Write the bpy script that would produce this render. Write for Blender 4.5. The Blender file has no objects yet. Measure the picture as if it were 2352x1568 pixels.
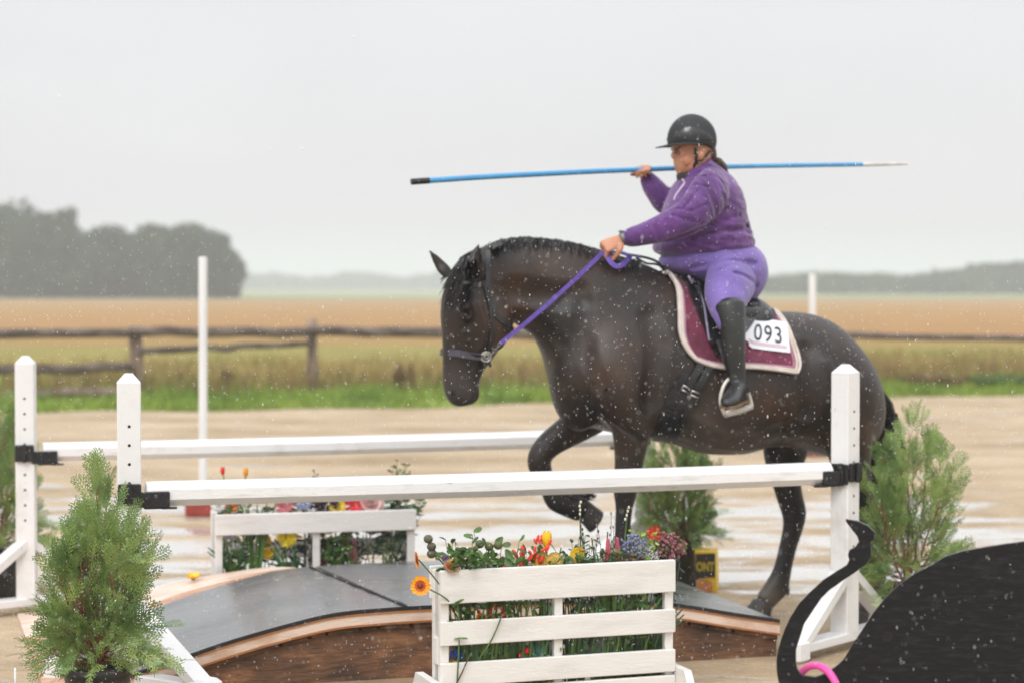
import bpy, math, random
from mathutils import Vector, Matrix, noise
from mathutils.bvhtree import BVHTree
R=math.radians
sc=bpy.context.scene
col=sc.collection
# ------------------------------------------------------------------ camera
CAMH=1.55
cd=bpy.data.cameras.new('camera'); cam=bpy.data.objects.new('camera',cd); col.objects.link(cam)
PITCH=math.atan(125.4/4573.0)
cam.location=(0,0,CAMH); cam.rotation_euler=(math.pi/2-PITCH,0,0)
cd.lens=70; cd.sensor_width=36; cd.clip_end=5000; cd.clip_start=.05
cd.dof.use_dof=True; cd.dof.focus_distance=6.7; cd.dof.aperture_fstop=2.3
sc.camera=cam
# ------------------------------------------------------------------ world (overcast, raining)
SUN_EL,SUN_ROT=R(48),R(200)
w=bpy.data.worlds.new('World'); sc.world=w; w.use_nodes=True
nt=w.node_tree; N=nt.nodes; L=nt.links; N.clear()
out=N.new('ShaderNodeOutputWorld')
sky=N.new('ShaderNodeTexSky'); sky.sky_type='NISHITA'; sky.sun_disc=False; sky.sun_elevation=SUN_EL; sky.sun_rotation=SUN_ROT; sky.dust_density=6; sky.air_density=1
bgs=N.new('ShaderNodeBackground'); bgs.inputs[1].default_value=.05
hs=N.new('ShaderNodeHueSaturation'); hs.inputs['Saturation'].default_value=.25
L.new(sky.outputs[0],hs.inputs['Color']); L.new(hs.outputs[0],bgs.inputs[0])
tc=N.new('ShaderNodeTexCoord'); sep=N.new('ShaderNodeSeparateXYZ'); L.new(tc.outputs['Generated'],sep.inputs[0])
mr=N.new('ShaderNodeMapRange'); mr.inputs['From Min'].default_value=0; mr.inputs['From Max'].default_value=1
L.new(sep.outputs['Z'],mr.inputs['Value'])
cr=N.new('ShaderNodeValToRGB'); L.new(mr.outputs[0],cr.inputs[0])
e=cr.color_ramp.elements
e[0].position=0; e[0].color=(.30,.305,.31,1)
e[1].position=1; e[1].color=(.60,.61,.63,1)
for p,c in ((.06,.296),(.16,.27),(.30,.33),(.6,.52)):
    q=cr.color_ramp.elements.new(p); q.color=(c*.985,c*.995,c*1.015,1)
nz=N.new('ShaderNodeTexNoise'); nz.inputs['Scale'].default_value=4; nz.inputs['Detail'].default_value=5
mp=N.new('ShaderNodeMapping'); mp.inputs['Scale'].default_value=(1,1,2.4); L.new(tc.outputs['Generated'],mp.inputs[0]); L.new(mp.outputs[0],nz.inputs['Vector'])
m2=N.new('ShaderNodeMapRange'); m2.inputs['To Min'].default_value=.87; m2.inputs['To Max'].default_value=1.08
L.new(nz.outputs[0],m2.inputs['Value'])
mx=N.new('ShaderNodeMixRGB'); mx.blend_type='MULTIPLY'; mx.inputs[0].default_value=1
L.new(cr.outputs[0],mx.inputs[1]); L.new(m2.outputs[0],mx.inputs[2])
bgc=N.new('ShaderNodeBackground'); bgc.inputs[1].default_value=2.45; L.new(mx.outputs[0],bgc.inputs[0])
ad=N.new('ShaderNodeAddShader'); L.new(bgs.outputs[0],ad.inputs[0]); L.new(bgc.outputs[0],ad.inputs[1]); L.new(ad.outputs[0],out.inputs['Surface'])
sd=bpy.data.lights.new('sun','SUN'); sd.energy=.6; sd.angle=R(25); sd.color=(1,.98,.95)
sun=bpy.data.objects.new('sun',sd); col.objects.link(sun)
sun.rotation_euler=(R(42),0,R(-20))
sc.view_settings.view_transform='Standard'; sc.view_settings.look='None'; sc.view_settings.exposure=.06; sc.view_settings.gamma=1
sc.cycles.use_denoising=True
sc.cycles.max_bounces=6; sc.cycles.volume_bounces=1; sc.cycles.caustics_reflective=False; sc.cycles.caustics_refractive=False
sc.cycles.sample_clamp_indirect=4
# ------------------------------------------------------------------ geometry helpers
Fv=Vector((0,math.cos(PITCH),-math.sin(PITCH))); Uv=Vector((0,math.sin(PITCH),math.cos(PITCH))); C0=Vector((0,0,CAMH))
def ray(dx,dy): return Fv+Vector((1,0,0))*((dx-1176)/4573.0)-Uv*((dy-784)/4573.0)
def W(dx,dy,Y):
    r=ray(dx,dy); return C0+r*(Y/r.y)
def G(dx,dy,z=0):
    r=ray(dx,dy); return C0+r*((z-CAMH)/r.z)
HA=Vector((.25,8.89,0)); HD=Vector((.956,.292,0)).normalized(); HN=Vector((-.292,.956,0)).normalized(); UZ=Vector((0,0,1))
def H(dx,dy,off=0):
    r=ray(dx,dy); t=((HA+HN*off)-C0).dot(HN)/r.dot(HN); return C0+r*t
def crop(ox,oy,s): return lambda x,y:((ox+x/s)*.9408,(oy+y/s)*.9408)
def rnd(a,b): return random.uniform(a,b)
def cat(P,k):
    """catmull-rom resample of tuples"""
    out=[]
    n=len(P)
    for i in range(n-1):
        p0=P[max(i-1,0)];p1=P[i];p2=P[i+1];p3=P[min(i+2,n-1)]
        for j in range(k):
            t=j/k
            out.append(tuple(.5*((2*b)+(c-a)*t+(2*a-5*b+4*c-d)*t*t+(3*b-a-3*c+d)*t**3) for a,b,c,d in zip(p0,p1,p2,p3)))
    out.append(tuple(P[-1]))
    return out
class MB:
    def __init__(s): s.V=[];s.F=[];s.M=[];s.m=0
    def add(s,V,F):
        o=len(s.V); s.V+= [Vector(v) for v in V]; s.F+=[tuple(i+o for i in f) for f in F]; s.M+=[s.m]*len(F)
    def box(s,c,size,rot=None,bev=0.0,taper=None):
        hx,hy,hz=size[0]/2,size[1]/2,size[2]/2
        c=Vector(c); rot=rot or Matrix.Identity(3)
        if bev<=0:
            V=[(x,y,z) for z in (-hz,hz) for y in (-hy,hy) for x in (-hx,hx)]
            F=[(0,2,3,1),(4,5,7,6),(0,1,5,4),(2,6,7,3),(0,4,6,2),(1,3,7,5)]
            s.add([c+rot@Vector(v) for v in V],F); return
        b=min(bev,hx*.9,hy*.9,hz*.9); 
        def ring(x,y,z): 
            return [(-x+b,-y,z),(x-b,-y,z),(x,-y+b,z),(x,y-b,z),(x-b,y,z),(-x+b,y,z),(-x,y-b,z),(-x,-y+b,z)]
        rs=[ring(hx-b,hy-b,-hz),ring(hx,hy,-hz+b),ring(hx,hy,hz-b),ring(hx-b,hy-b,hz)]
        V=[c+rot@Vector(v) for r in rs for v in r]; F=[]
        for k in range(3):
            for i in range(8): F.append((k*8+i,k*8+(i+1)%8,k*8+8+(i+1)%8,k*8+8+i))
        F.append(tuple(range(7,-1,-1))); F.append(tuple(range(24,32)))
        s.add(V,F)
    def loft(s,rings,cap=True,closed=True):
        n=len(rings[0]); V=[v for r in rings for v in r]; F=[]
        for k in range(len(rings)-1):
            for i in range(n if closed else n-1):
                j=(i+1)%n; F.append((k*n+i,k*n+j,(k+1)*n+j,(k+1)*n+i))
        if cap: F.append(tuple(range(n-1,-1,-1))); F.append(tuple(range((len(rings)-1)*n,len(rings)*n)))
        s.add(V,F)
    def tube(s,P,r,n=8,cap=True,flat=1.0,up=None):
        P=[Vector(p) for p in P]
        if not isinstance(r,(list,tuple)): r=[r]*len(P)
        rings=[];last=None
        for i,p in enumerate(P):
            t=(P[min(i+1,len(P)-1)]-P[max(i-1,0)])
            t=t.normalized() if t.length>1e-9 else Vector((0,0,1))
            if up is not None: a=Vector(up)
            elif last is None: a=Vector((0,0,1)) if abs(t.z)<.9 else Vector((1,0,0))
            else: a=last
            a=(a-t*a.dot(t)).normalized(); b=t.cross(a); last=a
            rings.append([p+a*(math.cos(2*math.pi*k/n)*r[i])+b*(math.sin(2*math.pi*k/n)*r[i]*flat) for k in range(n)])
        s.loft(rings,cap)
    def strap(s,P,w,t,nrm):
        """flat band along P; nrm = surface normal per point; w width t thickness"""
        P=[Vector(p) for p in P]; rings=[]
        for i,p in enumerate(P):
            tg=(P[min(i+1,len(P)-1)]-P[max(i-1,0)]).normalized()
            nn=Vector(nrm[i] if isinstance(nrm,list) else nrm); nn=(nn-tg*nn.dot(tg)).normalized(); b=tg.cross(nn)
            ww=w[i] if isinstance(w,list) else w
            rings.append([p+b*ww/2-nn*t/2,p+b*ww/2+nn*t/2,p-b*ww/2+nn*t/2,p-b*ww/2-nn*t/2])
        s.loft(rings)
    def ball(s,c,r,n=10,m=7,rot=None):
        if not isinstance(r,(tuple,list)): r=(r,r,r)
        rot=rot or Matrix.Identity(3); c=Vector(c)
        V=[c+rot@Vector((0,0,-r[2]))]
        for k in range(1,m):
            th=math.pi*k/m
            for i in range(n):
                ph=2*math.pi*i/n
                V.append(c+rot@Vector((math.sin(th)*math.cos(ph)*r[0],math.sin(th)*math.sin(ph)*r[1],-math.cos(th)*r[2])))
        V.append(c+rot@Vector((0,0,r[2]))); F=[]
        for i in range(n): F.append((0,1+(i+1)%n,1+i))
        for k in range(m-2):
            for i in range(n):
                a=1+k*n+i;b=1+k*n+(i+1)%n; F.append((a,b,b+n,a+n))
        e=len(V)-1;o=1+(m-2)*n
        for i in range(n): F.append((o+i,o+(i+1)%n,e))
        s.add(V,F)
def rootloc(o):
    v=Vector((0,0,0))
    while o is not None: v=v+o.location; o=o.parent
    return v
def obj(name,mb,mat,parent=None,smooth=True,world=True,kind=None,label=None,cat_=None,group=None):
    off=rootloc(parent) if (parent is not None and world) else Vector((0,0,0))
    me=bpy.data.meshes.new(name)
    me.from_pydata([tuple(v-off) for v in mb.V],[],mb.F)
    mats=mat if isinstance(mat,(list,tuple)) else [mat]
    for m in mats: me.materials.append(m)
    if len(mats)>1: me.polygons.foreach_set('material_index',mb.M)
    if smooth: me.polygons.foreach_set('use_smooth',[True]*len(me.polygons))
    me.update()
    o=bpy.data.objects.new(name,me); col.objects.link(o)
    if parent is not None: o.parent=parent
    if kind: o['kind']=kind
    if label: o['label']=label
    if cat_: o['category']=cat_
    if group: o['group']=group
    return o
def autosmooth(o,ang=40):
    m=o.modifiers.new('b','EDGE_SPLIT'); m.split_angle=R(ang); return o
def thing(name,loc,label,cat_,group=None):
    o=bpy.data.objects.new(name,None); col.objects.link(o); o.location=loc; o.empty_display_size=.1
    o['label']=label; o['category']=cat_
    if group: o['group']=group
    return o
def copy_tree(o,parent=None):
    c=o.copy(); col.objects.link(c)
    if parent is not None: c.parent=parent
    for ch in [x for x in list(o.children)]: copy_tree(ch,c)
    return c
def fuse(mb,voxel,smooth_it=4,fac=.5):
    """merge all closed lofts into one continuous skin and return (V,F)"""
    me=bpy.data.meshes.new('t'); me.from_pydata([tuple(v) for v in mb.V],[],mb.F); me.update()
    o=bpy.data.objects.new('t',me); col.objects.link(o)
    bm_=__import__('bmesh'); b=bm_.new(); b.from_mesh(me); bm_.ops.recalc_face_normals(b,faces=b.faces[:]); b.to_mesh(me); b.free()
    r=o.modifiers.new('r','REMESH'); r.mode='VOXEL'; r.voxel_size=voxel; r.adaptivity=0
    if smooth_it:
        s=o.modifiers.new('s','SMOOTH'); s.factor=fac; s.iterations=smooth_it
    dg=bpy.context.evaluated_depsgraph_get(); ev=o.evaluated_get(dg); m=ev.to_mesh()
    V=[v.co.copy() for v in m.vertices]; F=[tuple(p.vertices) for p in m.polygons]
    ev.to_mesh_clear(); bpy.data.objects.remove(o); bpy.data.meshes.remove(me)
    q=MB(); q.add(V,F); return q
def soften(mb,iters,wf):
    import numpy as np
    V=np.array([tuple(v) for v in mb.V]); E=set()
    for f in mb.F:
        for i in range(len(f)): a,b=f[i],f[(i+1)%len(f)]; E.add((a,b) if a<b else (b,a))
    E=np.array(list(E)); n=len(V); deg=np.bincount(E.ravel(),minlength=n)[:,None].clip(1); W_=wf(V)[:,None]
    for _ in range(iters):
        S_=np.zeros_like(V); np.add.at(S_,E[:,0],V[E[:,1]]); np.add.at(S_,E[:,1],V[E[:,0]]); V=V+(S_/deg-V)*.5*W_
    mb.V=[Vector(v) for v in V.tolist()]
def push(mb,pts,r,vec,power=1):
    """sculpt: move vertices near a path by vec with smooth falloff"""
    pts=[Vector(p) for p in pts]; vec=Vector(vec)
    mn=Vector([min(p[i] for p in pts)-r for i in range(3)]); mxx=Vector([max(p[i] for p in pts)+r for i in range(3)])
    for v in mb.V:
        if v.x<mn.x or v.x>mxx.x or v.y<mn.y or v.y>mxx.y or v.z<mn.z or v.z>mxx.z: continue
        d=1e9
        if len(pts)==1: d=(v-pts[0]).length
        for a,b in zip(pts,pts[1:]):
            ab=b-a; t=max(0,min(1,(v-a).dot(ab)/ab.length_squared)); d=min(d,(v-(a+ab*t)).length)
        if d<r:
            f=(1-(d/r)**2)**2; v+=vec*f
# ------------------------------------------------------------------ materials
MT={}
def mat(name,c1,c2=None,scale=6,rough=.5,bump=0,bscale=60,spec=.5,coat=0,metal=0,stretch=(1,1,1),bstretch=None,lo=.35,hi=.65,sheen=0,detail=5,trans=0,croug=.1,bdist=.01,sss=0):
    m=bpy.data.materials.new(name); m.use_nodes=True; nt=m.node_tree; N=nt.nodes; L=nt.links
    b=N['Principled BSDF']; b.inputs['Roughness'].default_value=rough; b.inputs['Metallic'].default_value=metal
    b.inputs['Specular IOR Level'].default_value=spec; b.inputs['Coat Weight'].default_value=coat; b.inputs['Coat Roughness'].default_value=croug
    b.inputs['Sheen Weight'].default_value=sheen; b.inputs['Transmission Weight'].default_value=trans
    if sss: b.inputs['Subsurface Weight'].default_value=sss; b.inputs['Subsurface Radius'].default_value=(.01,.004,.002)
    tc=N.new('ShaderNodeTexCoord')
    mp=N.new('ShaderNodeMapping'); mp.inputs['Scale'].default_value=stretch; L.new(tc.outputs['Object'],mp.inputs[0])
    nz=N.new('ShaderNodeTexNoise'); nz.inputs['Scale'].default_value=scale; nz.inputs['Detail'].default_value=detail; L.new(mp.outputs[0],nz.inputs['Vector'])
    cr=N.new('ShaderNodeValToRGB'); cr.color_ramp.elements[0].position=lo; cr.color_ramp.elements[1].position=hi
    c2=c2 or tuple(x*.82 for x in c1)
    cr.color_ramp.elements[0].color=(*c2,1); cr.color_ramp.elements[1].color=(*c1,1)
    L.new(nz.outputs[0],cr.inputs[0]); L.new(cr.outputs[0],b.inputs['Base Color'])
    if bump:
        mp2=N.new('ShaderNodeMapping'); mp2.inputs['Scale'].default_value=bstretch or stretch; L.new(tc.outputs['Object'],mp2.inputs[0])
        n2=N.new('ShaderNodeTexNoise'); n2.inputs['Scale'].default_value=bscale; n2.inputs['Detail'].default_value=4; L.new(mp2.outputs[0],n2.inputs['Vector'])
        bp=N.new('ShaderNodeBump'); bp.inputs['Strength'].default_value=bump; bp.inputs['Distance'].default_value=bdist; L.new(n2.outputs[0],bp.inputs['Height']); L.new(bp.outputs[0],b.inputs['Normal'])
    MT[name]=m; return m
white=mat('white_paint',(.80,.80,.80),(.68,.675,.66),scale=5,rough=.38,bump=.25,bscale=50,stretch=(1,1,1),lo=.25,hi=.5,bdist=.004)
whiterail=mat('white_rail_paint',(.84,.84,.84),(.62,.61,.59),scale=7,rough=.33,bump=.35,bscale=40,stretch=(.5,2,6),lo=.25,hi=.42,bdist=.004,coat=.2)
holeblk=mat('hole_black',(.01,.01,.01),rough=.9)
blackpl=mat('black_plastic',(.014,.014,.016),(.006,.006,.007),scale=40,rough=.32,bump=.3,bscale=150)
def link(a,b): a
def scuffs(m,amt=1.0,stretch=(1,1,1),seed=0):
    def f(nt,N,L,P):
        src=P.inputs['Base Color'].links[0].from_socket; tc=N.new('ShaderNodeTexCoord'); c=src
        for sc_,st,lo,hi,colr in ((26,stretch,.66,.70,(.30,.28,.25)),(5,(1,1,1),.56,.74,(.55,.52,.46)),(70,(1,1,1),.70,.74,(.20,.17,.14))):
            mp=N.new('ShaderNodeMapping'); mp.inputs['Scale'].default_value=st; mp.inputs['Location'].default_value=(seed,sc_,1); L.new(tc.outputs['Object'],mp.inputs[0])
            n=N.new('ShaderNodeTexNoise'); n.inputs['Scale'].default_value=sc_; n.inputs['Detail'].default_value=6; n.inputs['Roughness'].default_value=.65; L.new(mp.outputs[0],n.inputs['Vector'])
            r=N.new('ShaderNodeMapRange'); r.inputs['From Min'].default_value=lo; r.inputs['From Max'].default_value=hi; r.inputs['To Max'].default_value=.75*amt; L.new(n.outputs[0],r.inputs[0])
            x=N.new('ShaderNodeMixRGB'); L.new(r.outputs[0],x.inputs[0]); L.new(c,x.inputs[1]); x.inputs[2].default_value=(*colr,1); c=x.outputs[0]
        L.new(c,P.inputs['Base Color'])
    extend_mix(m,f)
def extend_mix(m,fn): fn(m.node_tree,m.node_tree.nodes,m.node_tree.links,m.node_tree.nodes['Principled BSDF'])

scuffs(white,.8,(2,2,.5)); scuffs(whiterail,1.0,(.25,2,2.5))
# ------------------------------------------------------------------ GROUND
def grid_sheet(name,x0,x1,y0,y1,z,m,nx=2,ny=2,zf=None):
    b=MB(); V=[];F=[]
    for j in range(ny+1):
        for i in range(nx+1):
            x=x0+(x1-x0)*i/nx; y=y0+(y1-y0)*j/ny; V.append((x,y,z+(zf(x,y) if zf else 0)))
    for j in range(ny):
        for i in range(nx): a=j*(nx+1)+i; F.append((a,a+1,a+nx+2,a+nx+1))
    b.add(V,F); return obj(name,b,m,kind='structure')
sand=bpy.data.materials.new('wet_sand'); sand.use_nodes=True
def _sand(nt,N,L,P):
    tc=N.new('ShaderNodeTexCoord')
    def noi(scale,st,det=6,rough=.55,loc=(0,0,0)):
        mp=N.new('ShaderNodeMapping'); mp.inputs['Scale'].default_value=st; mp.inputs['Location'].default_value=loc; L.new(tc.outputs['Object'],mp.inputs[0])
        n=N.new('ShaderNodeTexNoise'); n.inputs['Scale'].default_value=scale; n.inputs['Detail'].default_value=det; n.inputs['Roughness'].default_value=rough; L.new(mp.outputs[0],n.inputs['Vector']); return n.outputs[0]
    a=noi(1.1,(.5,1.0,1)); cr=N.new('ShaderNodeValToRGB'); L.new(a,cr.inputs[0])
    e=cr.color_ramp.elements; e[0].position=.3; e[0].color=(.44,.32,.195,1); e[1].position=.7; e[1].color=(.72,.57,.395,1)
    g=noi(90,(1,1,1),3); cg=N.new('ShaderNodeMapRange'); cg.inputs['From Min'].default_value=.3;cg.inputs['From Max'].default_value=.7;cg.inputs['To Min'].default_value=.86;cg.inputs['To Max'].default_value=1.1; L.new(g,cg.inputs[0])
    c=noi(4.5,(.8,1.6,1),6,.7); cc=N.new('ShaderNodeMapRange'); cc.inputs['From Min'].default_value=.3;cc.inputs['From Max'].default_value=.7;cc.inputs['To Min'].default_value=.74;cc.inputs['To Max'].default_value=1.12; L.new(c,cc.inputs[0])
    m=N.new('ShaderNodeMixRGB'); m.blend_type='MULTIPLY'; m.inputs[0].default_value=1; L.new(cr.outputs[0],m.inputs[1]); L.new(cg.outputs[0],m.inputs[2])
    m2=N.new('ShaderNodeMixRGB'); m2.blend_type='MULTIPLY'; m2.inputs[0].default_value=1; L.new(m.outputs[0],m2.inputs[1]); L.new(cc.outputs[0],m2.inputs[2])
    # puddles: standing water between y = 9.8 and 15 m, some further off
    p=noi(1.0,(.62,1.6,1),6,.68,(3.1,.6,0)); sp=N.new('ShaderNodeSeparateXYZ'); L.new(tc.outputs['Object'],sp.inputs[0])
    fr=N.new('ShaderNodeValToRGB'); f=fr.color_ramp.elements; f[0].position=.0; f[0].color=(0,0,0,1); f[1].position=1; f[1].color=(.0,.0,.0,1)
    for q,v in ((.17,.0),(.215,.15),(.275,.13),(.32,.0),(.5,.0),(.62,.02)):
        k=fr.color_ramp.elements.new(q); k.color=(v,v,v,1)
    yr=N.new('ShaderNodeMapRange'); yr.inputs['From Min'].default_value=0; yr.inputs['From Max'].default_value=50; L.new(sp.outputs['Y'],yr.inputs[0]); L.new(yr.outputs[0],fr.inputs[0])
    sm=N.new('ShaderNodeMath'); sm.operation='ADD'; L.new(p,sm.inputs[0]); L.new(fr.outputs[0],sm.inputs[1])
    pm=N.new('ShaderNodeMapRange'); pm.inputs['From Min'].default_value=.595; pm.inputs['From Max'].default_value=.66; L.new(sm.outputs[0],pm.inputs[0])
    mm=N.new('ShaderNodeMixRGB'); L.new(pm.outputs[0],mm.inputs[0]); L.new(m2.outputs[0],mm.inputs[1]); mm.inputs[2].default_value=(.66,.61,.55,1)  # pale puddle tone: part of the sky reflection is put into the colour
    L.new(mm.outputs[0],P.inputs['Base Color']); P.inputs['Specular IOR Level'].default_value=.18
    rr=N.new('ShaderNodeMapRange'); rr.inputs['To Min'].default_value=.8; rr.inputs['To Max'].default_value=.06; L.new(pm.outputs[0],rr.inputs[0]); L.new(rr.outputs[0],P.inputs['Roughness'])
    L.new(pm.outputs[0],P.inputs['Coat Weight']); P.inputs['Coat IOR'].default_value=1.4; P.inputs['Coat Roughness'].default_value=.08
    h=noi(9,(1,1,1),6,.72); h2=N.new('ShaderNodeMath'); h2.operation='MULTIPLY'; inv=N.new('ShaderNodeMapRange'); inv.inputs['To Min'].default_value=1; inv.inputs['To Max'].default_value=.05; L.new(pm.outputs[0],inv.inputs[0])
    L.new(h,h2.inputs[0]); L.new(inv.outputs[0],h2.inputs[1])
    bp=N.new('ShaderNodeBump'); bp.inputs['Strength'].default_value=1; bp.inputs['Distance'].default_value=.06; L.new(h2.outputs[0],bp.inputs['Height']); L.new(bp.outputs[0],P.inputs['Normal'])
extend_mix(sand,_sand)
random.seed(5)
ground=grid_sheet('ground',-690,690,-40,1240,0,sand,4,4)
# ---- field of stubble beyond the arena
fieldm=bpy.data.materials.new('field_crop'); fieldm.use_nodes=True
def _field(nt,N,L,P):
    tc=N.new('ShaderNodeTexCoord'); sp=N.new('ShaderNodeSeparateXYZ'); L.new(tc.outputs['Object'],sp.inputs[0])
    def noi(scale,st,det=5):
        mp=N.new('ShaderNodeMapping'); mp.inputs['Scale'].default_value=st; L.new(tc.outputs['Object'],mp.inputs[0])
        n=N.new('ShaderNodeTexNoise'); n.inputs['Scale'].default_value=scale; n.inputs['Detail'].default_value=det; L.new(mp.outputs[0],n.inputs['Vector']); return n.outputs[0]
    yr=N.new('ShaderNodeMapRange'); yr.inputs['From Min'].default_value=20; yr.inputs['From Max'].default_value=320; L.new(sp.outputs['Y'],yr.inputs[0])
    wob=noi(.09,(.35,1,1)); ad=N.new('ShaderNodeMath'); ad.operation='MULTIPLY_ADD'; ad.inputs[1].default_value=.07; L.new(wob,ad.inputs[0]); 
    sb=N.new('ShaderNodeMath'); sb.operation='SUBTRACT'; sb.inputs[1].default_value=.035; L.new(yr.outputs[0],sb.inputs[0]); L.new(sb.outputs[0],ad.inputs[2])
    cr=N.new('ShaderNodeValToRGB'); L.new(ad.outputs[0],cr.inputs[0]); e=cr.color_ramp.elements
    e[0].position=.015; e[0].color=(.23,.30,.05,1); e[1].position=1; e[1].color=(.30,.34,.16,1)
    for p,c in ((.03,(.25,.26,.06)),(.055,(.33,.21,.07)),(.085,(.27,.24,.065)),(.13,(.36,.20,.075)),(.25,(.37,.215,.08)),(.6,(.37,.24,.10)),(.70,(.30,.25,.13)),(.85,(.25,.25,.16))):
        q=e.new(p); q.color=(*c,1)
    n2=noi(1.2,(.4,1,1)); c2=N.new('ShaderNodeMapRange'); c2.inputs['From Min'].default_value=.3;c2.inputs['From Max'].default_value=.7;c2.inputs['To Min'].default_value=.8;c2.inputs['To Max'].default_value=1.15; L.new(n2,c2.inputs[0])
    m=N.new('ShaderNodeMixRGB'); m.blend_type='MULTIPLY'; m.inputs[0].default_value=1; L.new(cr.outputs[0],m.inputs[1]); L.new(c2.outputs[0],m.inputs[2])
    L.new(m.outputs[0],P.inputs['Base Color']); P.inputs['Roughness'].default_value=.9; P.inputs['Specular IOR Level'].default_value=.15
    b=noi(6,(1,1,1)); bp=N.new('ShaderNodeBump'); bp.inputs['Strength'].default_value=.8; bp.inputs['Distance'].default_value=.1; L.new(b,bp.inputs['Height']); L.new(bp.outputs[0],P.inputs['Normal'])
extend_mix(fieldm,_field)
def edgeY(x): return 26.2+.33*x+.5*math.sin(x*.9)*.5+.25*math.sin(x*2.3+1)   # arena / verge border
b=MB(); xs=[-690,-200,-60]+[-30+i*.5 for i in range(121)]+[60,200,690]
V=[];F=[]
for x in xs:
    y=edgeY(max(-30,min(30,x))); V+= [(x,y,.004),(x,y+.6,.05),(x,60+.0*x,.06),(x,1235,.06)]
for i in range(len(xs)-1):
    for k in range(3): a=i*4+k; F.append((a,a+4,a+5,a+1))
b.add(V,F); obj('field',b,fieldm,kind='structure')
# ---- verge grass: blades in a band along the arena
def gmat(nm,c1,c2,sc_=2,**k): return mat(nm,c1,c2,scale=sc_,rough=.6,spec=.3,**k)
grassm=gmat('verge_grass_green',(.25,.35,.045),(.12,.20,.03),.9)
tallm=gmat('tall_grass_tan',(.36,.26,.085),(.20,.21,.05),.6)
grassm2=0
def blades(n,yf,h0,h1,w,name,m,label,x0=-17,x1=17,seed=1):
    random.seed(seed); b=MB(); V=[];F=[]
    for i in range(n):
        x=rnd(x0,x1); y=edgeY(x)+yf(); 
        cl=noise.noise(Vector((x*.8,y*.8,seed)))
        h=rnd(h0,h1)*(1+.7*cl); a=rnd(0,6.28); dx=math.cos(a)*w; dy=math.sin(a)*w; lx,ly=rnd(-.5,.5)*h,rnd(-.5,.5)*h
        o=len(V); V+= [(x-dx,y-dy,0.0),(x+dx,y+dy,0.0),(x+dx*.7+lx*.4,y+dy*.7+ly*.4,h*.6),(x-dx*.7+lx*.4,y-dy*.7+ly*.4,h*.6),(x+lx,y+ly,h)]
        F+= [(o,o+1,o+2,o+3),(o+3,o+2,o+4)]
    b.add(V,F); return obj(name,b,m,kind='stuff',label=label,cat_='grass')
blades(34000,lambda:abs(random.gauss(0,1))*2.3-.1,.06,.20,.013,'verge_grass',grassm,'bright green grass verge along the far edge of the sand arena')
blades(15000,lambda:rnd(3.0,15),.10,.34,.012,'tall_grass',tallm,'tan and green tall grass around the rustic rail fence',seed=3)
drym=gmat('dry_weed_red_brown',(.24,.13,.055),(.17,.14,.045),.5)
blades(7000,lambda:rnd(2.2,7),.15,.45,.010,'dry_grass',drym,'reddish brown dry grass and seed heads ragged along the fence foot',seed=8)
# ------------------------------------------------------------------ FENCE
oldwood=mat('weathered_wood',(.36,.28,.22),(.13,.095,.07),scale=5,rough=.85,bump=.8,bscale=30,stretch=(.4,2,3),lo=.38,hi=.62,bdist=.02)
oldpost=mat('weathered_post',(.40,.29,.22),(.18,.12,.09),scale=5,rough=.85,bump=.8,bscale=30,stretch=(3,3,.4),lo=.38,hi=.62,bdist=.02)
darkwood=mat('dark_rail_wood',(.20,.155,.125),(.07,.05,.04),scale=5,rough=.85,bump=.8,bscale=30,stretch=(.4,2,3),lo=.38,hi=.62,bdist=.02)
def logpath(a,c,k=9,amp=.02,seed=0):
    a=Vector(a);c=Vector(c); return [a.lerp(c,i/k)+Vector((0,0,noise.noise(Vector((i*.7,seed,0)))*amp*2)) for i in range(k+1)]
FY=lambda x:28.0+.30*(x+2.9)   # fence line depth
def fx(dx):  # x on the fence line for a picture column
    k=(dx-1176)/4573.0; return k*(28.0+.30*2.9)/(1-.30*k)
fl=thing('rail_fence',(fx(717),FY(fx(717)),0),'weathered grey rustic rail fence of split logs along the brown field','fence')
def logr(name,dx0,y0,dx1,y1,r0,r1,m,parent,seed):
    a=W(dx0,y0,FY(fx(dx0))-.05); c=W(dx1,y1,FY(fx(dx1))-.05); P=logpath(a,c,10,.02,seed)
    b=MB(); b.tube(P,[r0+(r1-r0)*i/10*(1)+rnd(-.004,.004) for i in range(11)],9); return obj(name,b,m,parent)
def fpost(dx,ytop,r,parent,m=oldpost,lean=0):
    x=fx(dx); y=FY(x)+.12; top=W(dx,ytop,y); b=MB(); b.tube([(x,y,0),(x+lean*.5,y,top.z*.5),(top.x,y,top.z)],[r*1.1,r,r*.92],10); return obj('post',b,m,parent)
random.seed(2)
fpost(-420,752,.08,fl); fpost(310,749,.10,fl); fpost(717,733,.075,fl,lean=-.02); fpost(1345,747,.08,fl); fpost(1690,752,.08,fl);fpost(2560,785,.06,fl)
logr('rail',-420,768,312,765,.072,.066,darkwood,fl,1); logr('rail',300,762,722,764,.07,.075,darkwood,fl,2); logr('rail',712,760,1355,769,.072,.085,darkwood,fl,3)
logr('rail',1335,767,1700,772,.08,.07,darkwood,fl,4); logr('rail',1690,768,2130,774,.07,.05,darkwood,fl,5); logr('rail',2110,774,2580,782,.05,.05,darkwood,fl,6)
logr('rail',-420,858,306,843,.07,.065,darkwood,fl,7); logr('rail',318,806,714,789,.05,.04,darkwood,fl,8); logr('rail',-420,915,306,900,.07,.065,oldwood,fl,9)
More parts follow.
